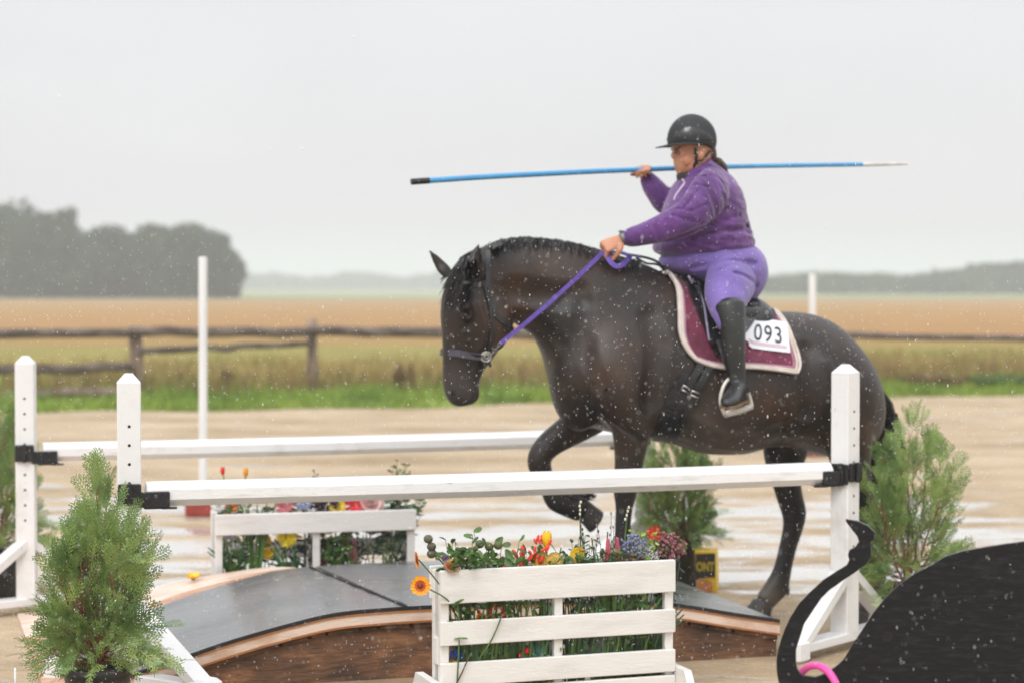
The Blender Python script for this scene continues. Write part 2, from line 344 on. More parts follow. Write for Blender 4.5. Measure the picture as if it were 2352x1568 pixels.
# ------------------------------------------------------------------ WEEDS
weedm=mat('dock_weed_brown',(.22,.12,.05),(.12,.10,.035),scale=20,rough=.9); weedg=mat('weed_green',(.10,.17,.03),(.06,.10,.02),scale=20,rough=.8)
def weed(dx,dy,hpx,label,m,n=7,spread=.35,cat_='weed'):
    g=G(dx,dy); s=4573/g.y; h=hpx/s; t=thing('weed_plant',(g.x,g.y,0),label,cat_)
    b=MB(); lf=MB()
    for i in range(n):
        a=rnd(0,6.28); k=rnd(.2,1)*spread; hh=h*rnd(.6,1)
        P=[g,(g.x+math.cos(a)*k*hh*.4,g.y+math.sin(a)*k*hh*.4,hh*.5),(g.x+math.cos(a)*k*hh,g.y+math.sin(a)*k*hh,hh)]
        b.tube(P,[.008,.006,.004],5)
        for j in range(22):
            f=rnd(.4,1.05); p=Vector(P[0]).lerp(Vector(P[2]),f); lf.ball(p+Vector((rnd(-.03,.03),rnd(-.03,.03),rnd(-.04,.04))),(rnd(.01,.025),rnd(.01,.025),rnd(.02,.05)),5,3)
    obj('stem',b,m,t); obj('seed_head',lf,m,t)
random.seed(9)
weed(915,905,62,'reddish brown dock weed right of the fence post near the horse head',weedm,9,.45)
weed(945,908,72,'taller brown dock spike beside the reddish weed near the horse muzzle',weedm,6,.12)
weed(530,900,50,'brown weed clump in the grass right of the tall white pole',weedm,10,.5)
weed(2300,900,34,'dark green weed clump in the verge at the right edge',weedg,60,2.6)
weed(2150,896,34,'brown green weed clump in the verge behind the right cedar',weedm,46,3.0)
# ------------------------------------------------------------------ TREES far left
barkm=mat('bark_dark',(.10,.08,.06),(.05,.04,.03),scale=10,rough=.9,bump=.5,bscale=20)
leafm=mat('wood_foliage',(.055,.110,.035),(.022,.05,.018),scale=.35,rough=.7,spec=.25,detail=6,lo=.3,hi=.7)
leafd=mat('spruce_foliage',(.040,.065,.035),(.018,.03,.02),scale=.5,rough=.7,spec=.25)
def crown_mesh(seed,conif=False,n=3600):
    random.seed(seed); V=[];F=[]
    lumps=[]
    if not conif:
        for i in range(22):
            z=rnd(.12,.95); r=.30*math.sin(math.pi*min(1,max(.12,(z+.12)/1.12)))**.6
            a=rnd(0,6.28); lumps.append((Vector((math.cos(a)*r*rnd(.3,1.1),math.sin(a)*r*rnd(.3,1.1),z)),rnd(.07,.20)))
        lumps.append((Vector((0,0,.5)),.3)); lumps.append((Vector((0,0,.25)),.3))
    for i in range(n):
        if conif:
            z=random.random()**1.3; rr=.32*(1-z)*(.75+.25*math.sin(z*40)); a=rnd(0,6.28); q=random.random()**.5
            p=Vector((math.cos(a)*rr*q,math.sin(a)*rr*q,z))
        else:
            c,r=random.choice(lumps); d=Vector((random.gauss(0,1),random.gauss(0,1),random.gauss(0,1))).normalized(); p=c+d*r*random.random()**.33
            if p.z<0.02: p.z=rnd(.02,.1)
        s=rnd(.012,.032)*(.6 if conif else 1); u=Vector((random.gauss(0,1),random.gauss(0,1),random.gauss(0,.7))).normalized(); v=u.orthogonal().normalized()
        v=Matrix.Rotation(rnd(0,6.28),3,u)@v; o=len(V); wv=u.cross(v)
        V+= [p-v*s*1.4,p+wv*s,p+v*s*1.4,p-wv*s]; F.append((o,o+1,o+2,o+3))
    m=MB(); m.add(V,F); return m
CR=[]
for k in range(4):
    o=obj('crown',crown_mesh(40+k),leafm,smooth=False); CR.append(o.data); bpy.data.objects.remove(o)
o=obj('crown',crown_mesh(50,True,2600),leafd,smooth=False); CON=o.data; bpy.data.objects.remove(o)
tb=MB(); tb.tube([(0,0,0),(.01,0,.4),(-.01,.01,.8)],[.022,.016,.006],7); o=obj('trunk',tb,barkm); TRK=o.data; bpy.data.objects.remove(o)
def tree(name,x,y,h,wd,data,label,group,rz=0):
    t=thing(name,(x,y,0),label,'tree',group)
    c=bpy.data.objects.new('crown',data); col.objects.link(c); c.parent=t; c.scale=(wd,wd,h); c.rotation_euler=(0,0,rz)
    k=bpy.data.objects.new('trunk',TRK); col.objects.link(k); k.parent=t; k.scale=(h,h,h)
    return t
random.seed(11)
TL=[(-70,478,10),(-15,486,9),(35,482,9),(82,494,8),(118,505,7),(156,492,4.5),(196,545,7.5),(240,527,9),(290,545,8),(332,527,9),(378,540,8),(420,523,9),(465,538,8),(500,548,5),(522,560,4),(535,585,3)]
wn=['leftmost broad tree of the dark wood, cut by the left edge','broad crown at the left edge of the wood','tall rounded tree near the left edge of the wood','bushy tree sloping down right of the tallest crown','small crown leaning against the pointed tree of the wood',
 'narrow pointed tree standing above its neighbours in the left wood','low tree in the dip just right of the pointed tree','rounded dome of the wood right of the dip','low rounded crown left of the wide middle dome','wide middle dome of the wood above the short fence post',
 'crown between the middle dome and the highest right dome','highest crown of the right half of the wood, left of the tall white pole','crown of the wood directly behind the top of the tall white pole','sloping crown just right of the tall white pole','second to last crown at the right end of the wood','small last crown at the right end of the wood']
for i,(dx,dy,wd) in enumerate(TL):
    Y=258+rnd(-6,6); p=W(dx,dy,Y); tree('broadleaf_tree',p.x,Y,p.z*1.02,wd*1.5,CR[i%4],'hazy '+wn[i],'trees of the hazy wood beyond the brown field',rnd(0,6))
# undergrowth mass behind
def woods(name,x0,x1,Y,hf,m,label,n,seed,depth=12):
    random.seed(seed); V=[];F=[]
    for i in range(n):
        x=rnd(x0,x1); hh=hf(x); z=rnd(0,1)**.8*hh; y=Y+rnd(-depth,depth)
        s=rnd(.35,.9)*Y/450; u=Vector((random.gauss(0,.5),-1,random.gauss(0,.5))).normalized(); v=Matrix.Rotation(rnd(0,6.28),3,u)@u.orthogonal().normalized(); wv=u.cross(v); p=Vector((x,y,z)); o=len(V)
        V+= [p-v*s*1.3,p+wv*s,p+v*s*1.3,p-wv*s]; F.append((o,o+1,o+2,o+3))
    b=MB(); b.add(V,F); return obj(name,b,m,smooth=False,kind='stuff',label=label,cat_='woodland')
xl=W(-150,600,268).x; xr=W(540,600,268).x
woods('undergrowth',xl,xr,268,lambda x:6.8+1.2*noise.noise(Vector((x*.2,0,0)))-max(0,(x-xr+3))*1.2,leafm,'dark undergrowth filling the hazy wood at the left',6000,1,5)
def farh(x): return 6.0+2.4*noise.noise(Vector((x*.05,3,0)))+1.2*noise.noise(Vector((x*.2,7,0)))
woods('distant_woods',-330,330,900,farh,leafd,'pale far tree line fading into the rain on the horizon',16000,2,20)
def rw(x):
    dx=1176+x/400*4573; t=[(1500,648),(1790,638),(1900,634),(1990,632),(2060,640),(2130,634),(2200,622),(2270,612),(2352,606),(2500,600),(2800,600)]
    for (a,p),(c,q) in zip(t,t[1:]):
        if a<=dx<=c: y=p+(q-p)*(dx-a)/(c-a); return (1.55+(658.6-y)/4573*400)*(1+.13*noise.noise(Vector((x*.25,1,0)))+.16*noise.noise(Vector((x*.09,4,0)))+.10*abs(noise.noise(Vector((x*.7,9,0)))))
    return 2
woods('woodland',W(1640,640,400).x,W(2700,640,400).x,400,rw,leafm,'hazy grey green woodland on the right horizon behind the brown field',9000,4,8)
for dx,dy,wd,lb in ((2143,612,3.2,'pointed spruce sticking out of the right woodland above the horse rump side'),(2172,622,2.6,'smaller spruce just right of the pointed spruce in the right woodland'),(2338,596,3.4,'tall spruce near the right edge of the right woodland')):
    p=W(dx,dy,390); tree('spruce_tree',p.x,390,p.z,wd*1.5,CON,lb,'spruces rising from the right woodland',rnd(0,6))
# ------------------------------------------------------------------ HAZE
hz=MB(); hz.box((0,600,8),(1398,1310,18)); ho=obj('haze',hz,white,smooth=False,kind='stuff'); ho.data.materials.clear()
hm=bpy.data.materials.new('haze_air'); hm.use_nodes=True; n=hm.node_tree; n.nodes.clear()
o=n.nodes.new('ShaderNodeOutputMaterial'); v=n.nodes.new('ShaderNodeVolumePrincipled'); v.inputs['Color'].default_value=(.90,.945,.99,1); v.inputs['Density'].default_value=.0013; v.inputs['Anisotropy'].default_value=0
n.links.new(v.outputs[0],o.inputs['Volume']); ho.data.materials.append(hm); ho['label']='rainy mist that fades the far trees'; ho['category']='mist'
# ------------------------------------------------------------------ WHITE POLES in red bases
redb=mat('red_block_paint',(.33,.045,.03),(.24,.03,.02),scale=8,rough=.5)
polew=mat('pole_white',(.80,.80,.80),(.70,.70,.69),scale=4,rough=.35,stretch=(1,1,.3))
def wpole(dx,ytop,ybase,label,r=.029,bw=.34):
    g=G(dx,ybase); t=thing('marker_pole',(g.x,g.y,0),label,'pole','tall white poles in red blocks'); top=W(dx-1,ytop,g.y)
    b=MB(); b.tube([(g.x,g.y,.08),(top.x,g.y,top.z-.004),(top.x,g.y,top.z)],[r,r,r*.8],16); autosmooth(obj('pole',b,polew,t))
    b=MB(); b.box((g.x+bw*.18,g.y,.05),(bw,.22,.10),bev=.012); b.box((g.x,g.y,.125),(.13,.13,.05),bev=.012); obj('base',b,redb,t,smooth=False)
wpole(467,591,1182,'tall white pole in a red block standing left, behind the two white rails')
wpole(1867,630,1046,'white pole rising behind the horse rump, its red block seen between the hind legs',.033)
# ------------------------------------------------------------------ JUMP STANDARDS (square posts on A-frames)
def rotz(a): return Matrix.Rotation(a,3,'Z')
def along(a,b,w,t,nrm,mb):
    mb.strap([a,b],w,t,nrm)
def standard(X,Y,rot,top,holes_side,cupz,cupdir,label,wrap=False,aang=None,hz0=.30):
    t=thing('jump_standard',(X,Y,0),label,'jump stand','white wooden jump standards'); o=Vector((X,Y,0)); M=rotz(rot); hw=.0445
    b=MB(); c=.016
    def sq(h,z): return [o+M@Vector(p)+Vector((0,0,z)) for p in ((-h+.004,-h,0),(h-.004,-h,0),(h,-h+.004,0),(h,h-.004,0),(h-.004,h,0),(-h+.004,h,0),(-h,h-.004,0),(-h,-h+.004,0))]
    b.loft([sq(hw,.075),sq(hw,top-.035),sq(hw-.03,top)])
    b.m=1; f=Vector(holes_side); 
    for k in range(14):
        z=top-.20-k*.072
        if z<.38: break
        p=o+M@(f*(hw+.0008))+Vector((0,0,z)); u=(M@f).cross(UZ)
        b.add([p]+[p+u*math.cos(q*math.pi/4)*.006+UZ*math.sin(q*math.pi/4)*.006 for q in range(8)],[(0,1+(q+1)%8,1+q) for q in range(8)])
    obj('post',b,[white,holeblk],t,smooth=False)
    MA=rotz(aang if aang is not None else rot); 
    for s in (-1,1):
        b=MB(); P=[o+MA@Vector((s*.012,0,.335)),o+MA@Vector((s*.37,0,.075))]
        b.strap(P,.088,.036,MA@Vector((s*.6,0,.8))); obj('brace',b,white,t,smooth=False)
        b=MB(); b.box(o+MA@Vector((s*.395,0,.0475)),(.10,.10,.095),MA,bev=.014); obj('foot',b,white,t,smooth=False)
    b=MB(); b.box(o+Vector((0,0,.057)),(.69,.088,.038),MA,bev=.004); obj('base_board',b,white,t,smooth=False)
    # plastic rail cup : plate round the post and arm towards the rail
    b=MB(); d=Vector(cupdir).normalized(); Mc=rotz(math.atan2(d.y,d.x)); u=M@Vector(holes_side)
    Mp=rotz(math.atan2(u.y,u.x)-math.pi/2)
    b.box(o+u*(hw+.008)+Vector((0,0,cupz+.01)),(.088,.016,.080),Mp,bev=.004)
    b.box(o+u*(hw+.020)+Vector((0,0,cupz+.01)),(.022,.018,.086),Mp,bev=.004)
    b.box(o+d*.092+u*.050+Vector((0,0,cupz-.012)),(.12,.016,.06),Mc,bev=.004)
    b.box(o+d*.100+Vector((0,0,cupz-.044)),(.10,.10,.010),Mc,bev=.003)
    b.box(o+d*.150+u*.04+Vector((0,0,cupz-.047)),(.06,.02,.008),Mc,bev=.002)
    if wrap:
        u2=M@Vector((-1,0,0)); M2=rotz(math.atan2(u2.y,u2.x)-math.pi/2)
        b.box(o+u2*(hw+.008)+Vector((0,0,cupz+.002)),(.100,.016,.088),M2,bev=.004); b.box(o+u2*(hw+.018)+u*.02+Vector((0,0,cupz+.002)),(.03,.014,.096),M2,bev=.004)
    obj('rail_cup',b,blackpl,t,smooth=False); return t
nl=W(297,1130,7.6); nr=W(1941,1090,8.5); fL=W(60,1040,9.44); fR=W(1468,1020,10.45)
d1=(Vector((nr.x,nr.y,0))-Vector((nl.x,nl.y,0))).normalized(); d2=(Vector((fR.x,fR.y,0))-Vector((fL.x,fL.y,0))).normalized()
SH=1.222
standard(nl.x,nl.y,R(12),W(297,857,7.6).z,(0,-1,0),.752,d1,'white jump standard behind the potted cedar in the left foreground',aang=R(-35))
standard(nr.x,nr.y,R(46),W(1941,836,8.5).z,(1,0,0) if 0 else (0,-1,0),.752,-d1,'white jump standard at the right, in front of the horse rump',aang=R(50),wrap=True)
standard(fL.x,fL.y,R(6),W(60,817,9.44).z,(0,-1,0),.755,d2,'white jump standard farthest left with its rail behind the near one',aang=R(40))
standard(fR.x,fR.y,R(20),1.2,(0,-1,0),.755,-d2,'white jump standard mostly hidden behind the black horse forelegs',aang=R(30))
def rail(a,c,r,label,off):
    a=Vector(a)+Vector((0,0,0)); L_=(Vector(c)-a).length; dr=(Vector(c)-a).normalized(); sdv=Vector((dr.y,-dr.x,0)).normalized()
    t=thing('jump_rail',(a.x,a.y,a.z),label,'rail','white octagonal jump rails'); b=MB(); rings=[]
    for s,k in ((0,.90),(.006,1),(L_*.25,1),(L_*.5,1.0),(L_*.75,1),(L_-.006,1),(L_,.90)):
        sag=-.006*math.sin(math.pi*s/L_); rings.append([a+dr*s+Vector((0,0,sag))+sdv*math.cos(math.pi/8+q*math.pi/4)*r*k+UZ*math.sin(math.pi/8+q*math.pi/4)*r*k for q in range(8)])
    b.loft(rings); obj('pole',b,whiterail,t,smooth=False)
ra=Vector((nl.x,nl.y,.757))+d1*.062; rb=Vector((nr.x,nr.y,.757))-d1*.075
rail(ra,rb,.0505,'white octagonal rail in front, running between the two near standards',0)
ra=Vector((fL.x,fL.y,.765))+d2*.075; rb=Vector((fR.x,fR.y,.765))-d2*.09
rail(ra,rb,.0475,'white octagonal rail behind, running between the far standards past the lifted hoof',0)
# ------------------------------------------------------------------ BRIDGE
BP=Vector((1.12,8.316,0))
def Bp(s,p,z): return BP+HD*s+HN*p+Vector((0,0,z))
prof=[(-3.05,.018),(-2.8,.055),(-2.516,.13),(-2.32,.187),(-2.085,.242),(-1.9,.276),(-1.7,.286),(-1.47,.288),(-1.0,.284),(-.7,.268),(-.465,.246),(-.2,.195),(0,.158)]
def zp(s):
    P=prof
    if s<=P[0][0]: return P[0][1]
    for i in range(len(P)-1):
        if s<=P[i+1][0]:
            p0=P[max(i-1,0)];p1=P[i];p2=P[i+1];p3=P[min(i+2,len(P)-1)]; t=(s-p1[0])/(p2[0]-p1[0])
            m1=(p2[1]-p0[1])/(p2[0]-p0[0])*(p2[0]-p1[0]); m2=(p3[1]-p1[1])/(p3[0]-p1[0])*(p2[0]-p1[0])
            return (2*t**3-3*t*t+1)*p1[1]+(t**3-2*t*t+t)*m1+(-2*t**3+3*t*t)*p2[1]+(t**3-t*t)*m2
    return P[-1][1]
rub=mat('wet_rubber_mat',(.062,.066,.074),(.034,.036,.04),scale=3.2,rough=.33,bump=.35,bscale=16,spec=.55,coat=.35,croug=.30,bdist=.01,lo=.3,hi=.7)
rubdark=mat('rubber_edge',(.012,.012,.013),rough=.6)
deckw=mat('deck_plywood',(.56,.33,.21),(.44,.19,.075),scale=3,rough=.5,bump=.3,bscale=40,stretch=(1,4,4),coat=.3,croug=.25,lo=.42,hi=.56)
edgew=mat('band_pale_wood',(.76,.60,.50),(.60,.40,.28),scale=4,rough=.45,bump=.3,bscale=40,stretch=(.7,3,3),lo=.38,hi=.55,coat=.2)
orangew=mat('band_orange_wood',(.42,.17,.05),(.30,.11,.035),scale=8,rough=.5,stretch=(.6,3,3))
brownb=bpy.data.materials.new('brown_rough_board'); brownb.use_nodes=True
def _br(nt,N,L,P):
    tc=N.new('ShaderNodeTexCoord')
    def noi(s,st,det=6,loc=(0,0,0),ro=.6):
        mp=N.new('ShaderNodeMapping'); mp.inputs['Scale'].default_value=st; mp.inputs['Location'].default_value=loc; L.new(tc.outputs['Object'],mp.inputs[0]); n=N.new('ShaderNodeTexNoise'); n.inputs['Scale'].default_value=s; n.inputs['Detail'].default_value=det; n.inputs['Roughness'].default_value=ro; L.new(mp.outputs[0],n.inputs['Vector']); return n.outputs[0]
    cr=N.new('ShaderNodeValToRGB'); L.new(noi(3.5,(1.2,1,3)),cr.inputs[0]); e=cr.color_ramp.elements; e[0].position=.3; e[0].color=(.045,.024,.014,1); e[1].position=.68; e[1].color=(.38,.18,.08,1); q=e.new(.52); q.color=(.17,.080,.038,1)
    st=N.new('ShaderNodeValToRGB'); L.new(noi(2.6,(1.6,1,1),3,(4.4,1,.3)),st.inputs[0]); s=st.color_ramp.elements; s[0].position=.64; s[0].color=(0,0,0,1); s[1].position=.70; s[1].color=(.7,.7,.7,1)
    m=N.new('ShaderNodeMixRGB'); L.new(st.outputs[0],m.inputs[0]); L.new(cr.outputs[0],m.inputs[1]); m.inputs[2].default_value=(.42,.36,.30,1); L.new(m.outputs[0],P.inputs['Base Color']); P.inputs['Roughness'].default_value=.6
    bp=N.new('ShaderNodeBump'); bp.inputs['Strength'].default_value=.8; bp.inputs['Distance'].default_value=.012; L.new(noi(22,(.5,1,3)),bp.inputs['Height']); L.new(bp.outputs[0],P.inputs['Normal'])
extend_mix(brownb,_br)
def _rub(nt,N,L,P):
    tc=N.new('ShaderNodeTexCoord'); n=N.new('ShaderNodeTexNoise'); n.inputs['Scale'].default_value=2.2; n.inputs['Detail'].default_value=5; mp=N.new('ShaderNodeMapping'); mp.inputs['Scale'].default_value=(.7,1.6,1); L.new(tc.outputs['Object'],mp.inputs[0]); L.new(mp.outputs[0],n.inputs['Vector'])
    r=N.new('ShaderNodeMapRange'); r.inputs['From Min'].default_value=.35; r.inputs['From Max'].default_value=.65; r.inputs['To Min'].default_value=.12; r.inputs['To Max'].default_value=.42; L.new(n.outputs[0],r.inputs[0]); L.new(r.outputs[0],P.inputs['Coat Roughness']); P.inputs['Coat Weight'].default_value=.8
extend_mix(rub,_rub)
br=thing('obstacle_bridge',tuple(Bp(-1.5,.6,0)),'low arched wooden trail bridge topped with wet grey rubber mats under the horse','bridge')
SS=[-3.0+i*.05 for i in range(61)]
def slab(s0,s1,pf,pb,zt,th,mb,ps=1):
    """strip along the profile; pf(s), pb(s) front/back edges, top at zp+zt"""
    ss=[s0]+[s for s in SS if s0<s<s1]+[s1]; rings=[]
    for s in ss:
        a,c=pf(s),pb(s); z=zp(s)+zt; rings.append([Bp(s,a,z-th),Bp(s,a,z),Bp(s,(a+c)/2,z),Bp(s,c,z),Bp(s,c,z-th)])
    mb.loft(rings)
seam=lambda p:-1.61-.12*p
# deck planks, each one board of the deck mesh
b=MB()
for k in range(10):
    p0=.012+k*.131; slab(-3.0,-.004,lambda s:p0,lambda s:p0+.127,-.013,.022,b)
autosmooth(obj('deck',b,deckw,br))
b=MB(); ss=[-3.0+i*.05 for i in range(25)]
b.loft([[Bp(q,1.324,zp(q)-.034),Bp(q,1.324,zp(q)-.012),Bp(q,1.33+.66*max(0,(-1.8-q)/1.2)**.8,zp(q)-.012),Bp(q,1.33+.66*max(0,(-1.8-q)/1.2)**.8,zp(q)-.034)] for q in ss]); autosmooth(obj('side_plank',b,edgew,br))
# mats: two pieces with a seam (edges slant)
def matpiece(s0f,s0b,s1f,s1b,pb0,pb1):
    b=MB(); n=28; rings=[]
    for i in range(n+1):
        t=i/n; row=[]
        for j in range(13):
            u=j/12; sA=s0f+(s0b-s0f)*u; sB=s1f+(s1b-s1f)*u; s=sA+(sB-sA)*t; p=-.004+((pb0+(pb1-pb0)*t)+.004)*u
            row.append((s,p))
        top=[Bp(s,p,zp(s)-.0005+.0022*noise.noise(Vector((s*3,p*3,2)))) for s,p in row]; bot=[Bp(s,p,zp(s)-.0125) for s,p in row]
        rings.append([bot[0]]+top+[bot[-1]])
    b.loft(rings); return b
autosmooth(obj('rubber_mat',matpiece(-2.92,-2.80,-1.618,-1.738,1.10,1.24),rub,br))
autosmooth(obj('rubber_mat',matpiece(-1.600,-1.720,-.002,-.002,1.24,1.25),rub,br))
b=MB(); P=[Bp(seam(p),p,zp(seam(p))+.0015+.0015*math.sin(p*22)) for p in [i*.05 for i in range(25)]]; b.tube(P,[.0065+.002*math.sin(i*1.7) for i in range(25)],6); obj('seam',b,rubdark,br)
b=MB(); slab(-2.95,0.0,lambda s:-.010,lambda s:-.0045,.0012,.0155,b); obj('mat_edge',b,rubdark,br,smooth=False)
b=MB(); slab(-2.95,0.0,lambda s:-.013,lambda s:.008,-.0145,.007,b); obj('band_top',b,orangew,br,smooth=False)
b=MB(); slab(-2.95,0.0,lambda s:-.009,lambda s:.008,-.0217,.036,b); obj('band',b,edgew,br,smooth=False)
b=MB(); slab(-2.95,0.0,lambda s:-.012,lambda s:.008,-.0579,.008,b); obj('band_base',b,orangew,br,smooth=False)
def side(p0,p1):
    b=MB(); rings=[]
    for s in [-2.62]+[s for s in SS if -2.62<s<0]+[-.002]:
        z=max(zp(s)-.066,.004); rings.append([Bp(s,p0,.0),Bp(s,p0,z),Bp(s,p1,z),Bp(s,p1,.0)])
    b.loft(rings); return b
autosmooth(obj('side_board',side(.022,.055),brownb,br)); autosmooth(obj('side_board',side(1.24,1.275),brownb,br))
b=MB(); b.box(Bp(-.025,.64,.07),(.035,1.17,.135),rotz(R(17))); obj('end_board',b,brownb,br,smooth=False)
# rough joist strip in shadow below the band with bolt heads and knot holes
b=MB(); slab(-2.5,-.002,lambda s:.010,lambda s:.021,-.068,.020,b); obj('joist',b,brownb,br)
random.seed(4); boltm=mat('bolt_steel',(.45,.45,.46),rough=.4,metal=.6); o0=None
def dots(nm,m,pts):
    o0=None
    for (s_,p_,z_),sc_ in pts:
        if o0 is None:
            b=MB(); b.ball((0,0,0),(1,.7,1),8,5,rotz(R(17))); o0=obj(nm,b,m,br,world=False); o=o0
        else: o=o0.copy(); col.objects.link(o); o.parent=br
        o.location=Bp(s_,p_,z_)-br.location; o.scale=sc_
P=[]
for i in range(30):
    s_=-2.2+i*.075+rnd(-.02,.02); z=zp(s_)-.105-rnd(0,.12)
    if z>.02: P.append(((s_,.0205,z),(.0042,.0042,.0042)))
dots('bolt_head',boltm,P); P=[]
for i in range(20):
    s_=-2.1+i*.1+rnd(-.03,.03); P.append(((s_,.010,zp(s_)-.079),(rnd(.006,.014),.004,rnd(.005,.009))))
P+=[((-1.42,.0215,.175),(.016,.006,.018)),((-1.48,.0215,.155),(.012,.006,.02))]; dots('knot_hole',holeblk,P)
# ------------------------------------------------------------------ PLANTER BOXES
slatm=mat('slat_white_paint',(.78,.765,.74),(.66,.64,.61),scale=3,rough=.45,bump=.35,bscale=30,stretch=(1,1,5),lo=.28,hi=.5,bdist=.004)
def planter(X,Y,rz,Lp,label,D=.22,bt=.12,ht=.522):
    t=thing('planter_stand',(X,Y,0),label,'planter','white slatted flower stands'); M=rotz(rz); o=Vector((X,Y,0))
    def bx(nm,c,s,m=slatm,tilt=0):
        b=MB(); b.box(o+M@Vector(c),s,M@Matrix.Rotation(tilt,3,'Y'),bev=.003); obj(nm,b,m,t,smooth=False)
    for z0,z1 in ((ht-.122,ht),(.247,.335),(.098,.183),(.008,.085)): bx('slat',(Lp/2,0,(z0+z1)/2),(Lp,.02,z1-z0))
    bx('slat',(Lp/2,D,ht-bt/2),(Lp,.02,bt))
    for x in (.022,Lp*.50,Lp-.018): bx('upright',(x,.026,.007+ht/2-.008),(.034,.030,ht-.017)); bx('upright',(x,D-.027,.007+ht/2-.008),(.034,.030,ht-.017))
    bx('side_board',(.01,D/2,.22),(.018,D-.08,.10)); bx('side_board',(Lp-.01,D/2,.22),(.018,D-.08,.10))
    bx('floor_board',(Lp/2,D/2,.035),(Lp-.06,D-.09,.016))
    for x in (-.016,Lp+.016):
        b=MB(); pr=[(-.13,.0),(-.13,.05),(-.085,.115),(D+.085,.115),(D+.13,.05),(D+.13,0)]
        b.loft([[o+M@Vector((x+q*.015,y,z)) for y,z in pr] for q in (-1,1)]); obj('foot',b,slatm,t,smooth=False)
    return t
pl=W(1010,1312,7.2); pr=W(1550,1285,7.5); rz=math.atan2(pr.y-pl.y,pr.x-pl.x); PX,PY,PR,PL=pl.x,pl.y,rz,math.hypot(pr.x-pl.x,pr.y-pl.y)
planter(PX,PY,PR,PL,'white slatted stand full of artificial flowers in front of the bridge',D=.13)
ql=W(484,1180,9.47); qr=W(936,1162,9.70); rz2=math.atan2(qr.y-ql.y,qr.x-ql.x)
planter(qr.x,qr.y+.0,rz2+math.pi,math.hypot(qr.x-ql.x,qr.y-ql.y),'white slatted stand of flowers behind the bridge, under the rails',bt=.098,ht=.490)
# ------------------------------------------------------------------ PLYWOOD BULL with ring
c8=crop(1650,850,1.919); cb=crop(1860,1380,5.345)
inner=[cb(*p) for p in ((700,1455),(540,1440),(490,1400),(455,1340),(440,1250),(440,1100))]+[c8(*p) for p in ((560,1400),(575,1340),(600,1290),(640,1230),(680,1170),(720,1130),(770,1095),(830,1055),(890,1010),(915,970),(915,930),(912,905),(930,890),(930,860),(900,830),(850,808),(795,800))]
inner=[cb(*p) for p in ((700,1455),(540,1440),(490,1400),(455,1340),(440,1250),(440,1100))]+inner[8:]
outer=[c8(*p) for p in ((800,815),(820,840),(850,880),(858,903),(840,930),(812,945),(806,965),(812,990),(800,1015),(750,1045),(690,1085),(640,1130),(580,1190),(535,1260))]+[cb(*p) for p in ((290,850),(230,1020),(195,1200),(190,1350),(215,1500),(250,1650))]
rump=[cb(*p) for p in ((850,1400),(960,1320),(1060,1230),(1200,1000),(1300,850),(1450,620),(1600,430),(1800,240),(2000,100),(2180,10))]+[c8(*p) for p in ((1260,975),(1340,950),(1450,930),(1550,915),(1640,903))]
rump=rump+[(2480,1228),(2640,1215),(2800,1225),(3000,1260),(3100,1330),(3120,1500),(3080,1700),(3000,1800),(2990,1990),(2900,1990),(2890,1830),(2700,1760),(2400,1750),(2300,1790),(2270,1990),(2180,1990),(2160,1800),(2120,1700),(2040,1640),(1960,1640)]
bullY=5.5
def up(p,Y=bullY): return W(p[0],p[1],Y)
outl=rump[::-1]  # goes from low left belly round to notch
poly=[p for p in inner[::-1]]  # tip .. notch
full=outer+[(1935,1620)]+rump[::-1]  # outer edge from tip down, then body underside ... back along the rump to the notch
full=full+inner   # notch then up the inner edge to the tip
tr=[]
for p in full:
    if not tr or math.hypot(p[0]-tr[-1][0],p[1]-tr[-1][1])>1.2: tr.append(p)
tr=tr[:-1] if math.hypot(tr[0][0]-tr[-1][0],tr[0][1]-tr[-1][1])<2 else tr
from mathutils.geometry import tessellate_polygon
def cutout(name,pts,th,m,parent,Mrot=0,wob=.0006):
    # subdivide outline
    P=[]
    n=len(pts)
    for i in range(n):
        a=pts[i];c=pts[(i+1)%n]; k=max(1,int((Vector(c)-Vector(a)).length/.012))
        for j in range(k): P.append(Vector(a).lerp(Vector(c),j/k))
    th_=Vector((math.sin(Mrot)*th,math.cos(Mrot)*th,0)); P=[p+Vector((noise.noise(p*60)*wob,0,noise.noise(p*60+Vector((5,5,5)))*wob)) for p in P]
    tris=tessellate_polygon([P]); b=MB(); nn=len(P); V=P+[p+th_ for p in P]; F=[]
    for t in tris: F.append(tuple(t)); F.append(tuple(i+nn for i in t[::-1]))
    b.add(V,F); b.m=1; b.add(V,[(i,(i+1)%nn,(i+1)%nn+nn,i+nn) for i in range(nn)])
    return obj(name,b,m,parent,smooth=False)
bullm=mat('bull_black_paint',(.016,.016,.017),(.007,.007,.008),scale=6,rough=.55,bump=1.0,bscale=22,bstretch=(1.3,1,9),stretch=(1,1,4),bdist=.006,spec=.22)
def _bull(nt,N,L,P):
    tc=N.new('ShaderNodeTexCoord'); mp=N.new('ShaderNodeMapping'); mp.inputs['Rotation'].default_value=(0,R(12),0); mp.inputs['Scale'].default_value=(14,1,75); L.new(tc.outputs['Object'],mp.inputs[0])
    n=N.new('ShaderNodeTexNoise'); n.inputs['Scale'].default_value=1; n.inputs['Detail'].default_value=5; n.inputs['Roughness'].default_value=.7; L.new(mp.outputs[0],n.inputs['Vector'])
    cr=N.new('ShaderNodeValToRGB'); L.new(n.outputs[0],cr.inputs[0]); e=cr.color_ramp.elements; e[0].position=.50; e[0].color=(.009,.009,.010,1); e[1].position=.85; e[1].color=(.035,.035,.04,1); L.new(cr.outputs[0],P.inputs['Base Color'])
    bp=[x for x in N if x.type=='BUMP'][0]; L.new(n.outputs[0],bp.inputs['Height']); bp.inputs['Distance'].default_value=.003; bp.inputs['Strength'].default_value=.9
extend_mix(bullm,_bull)
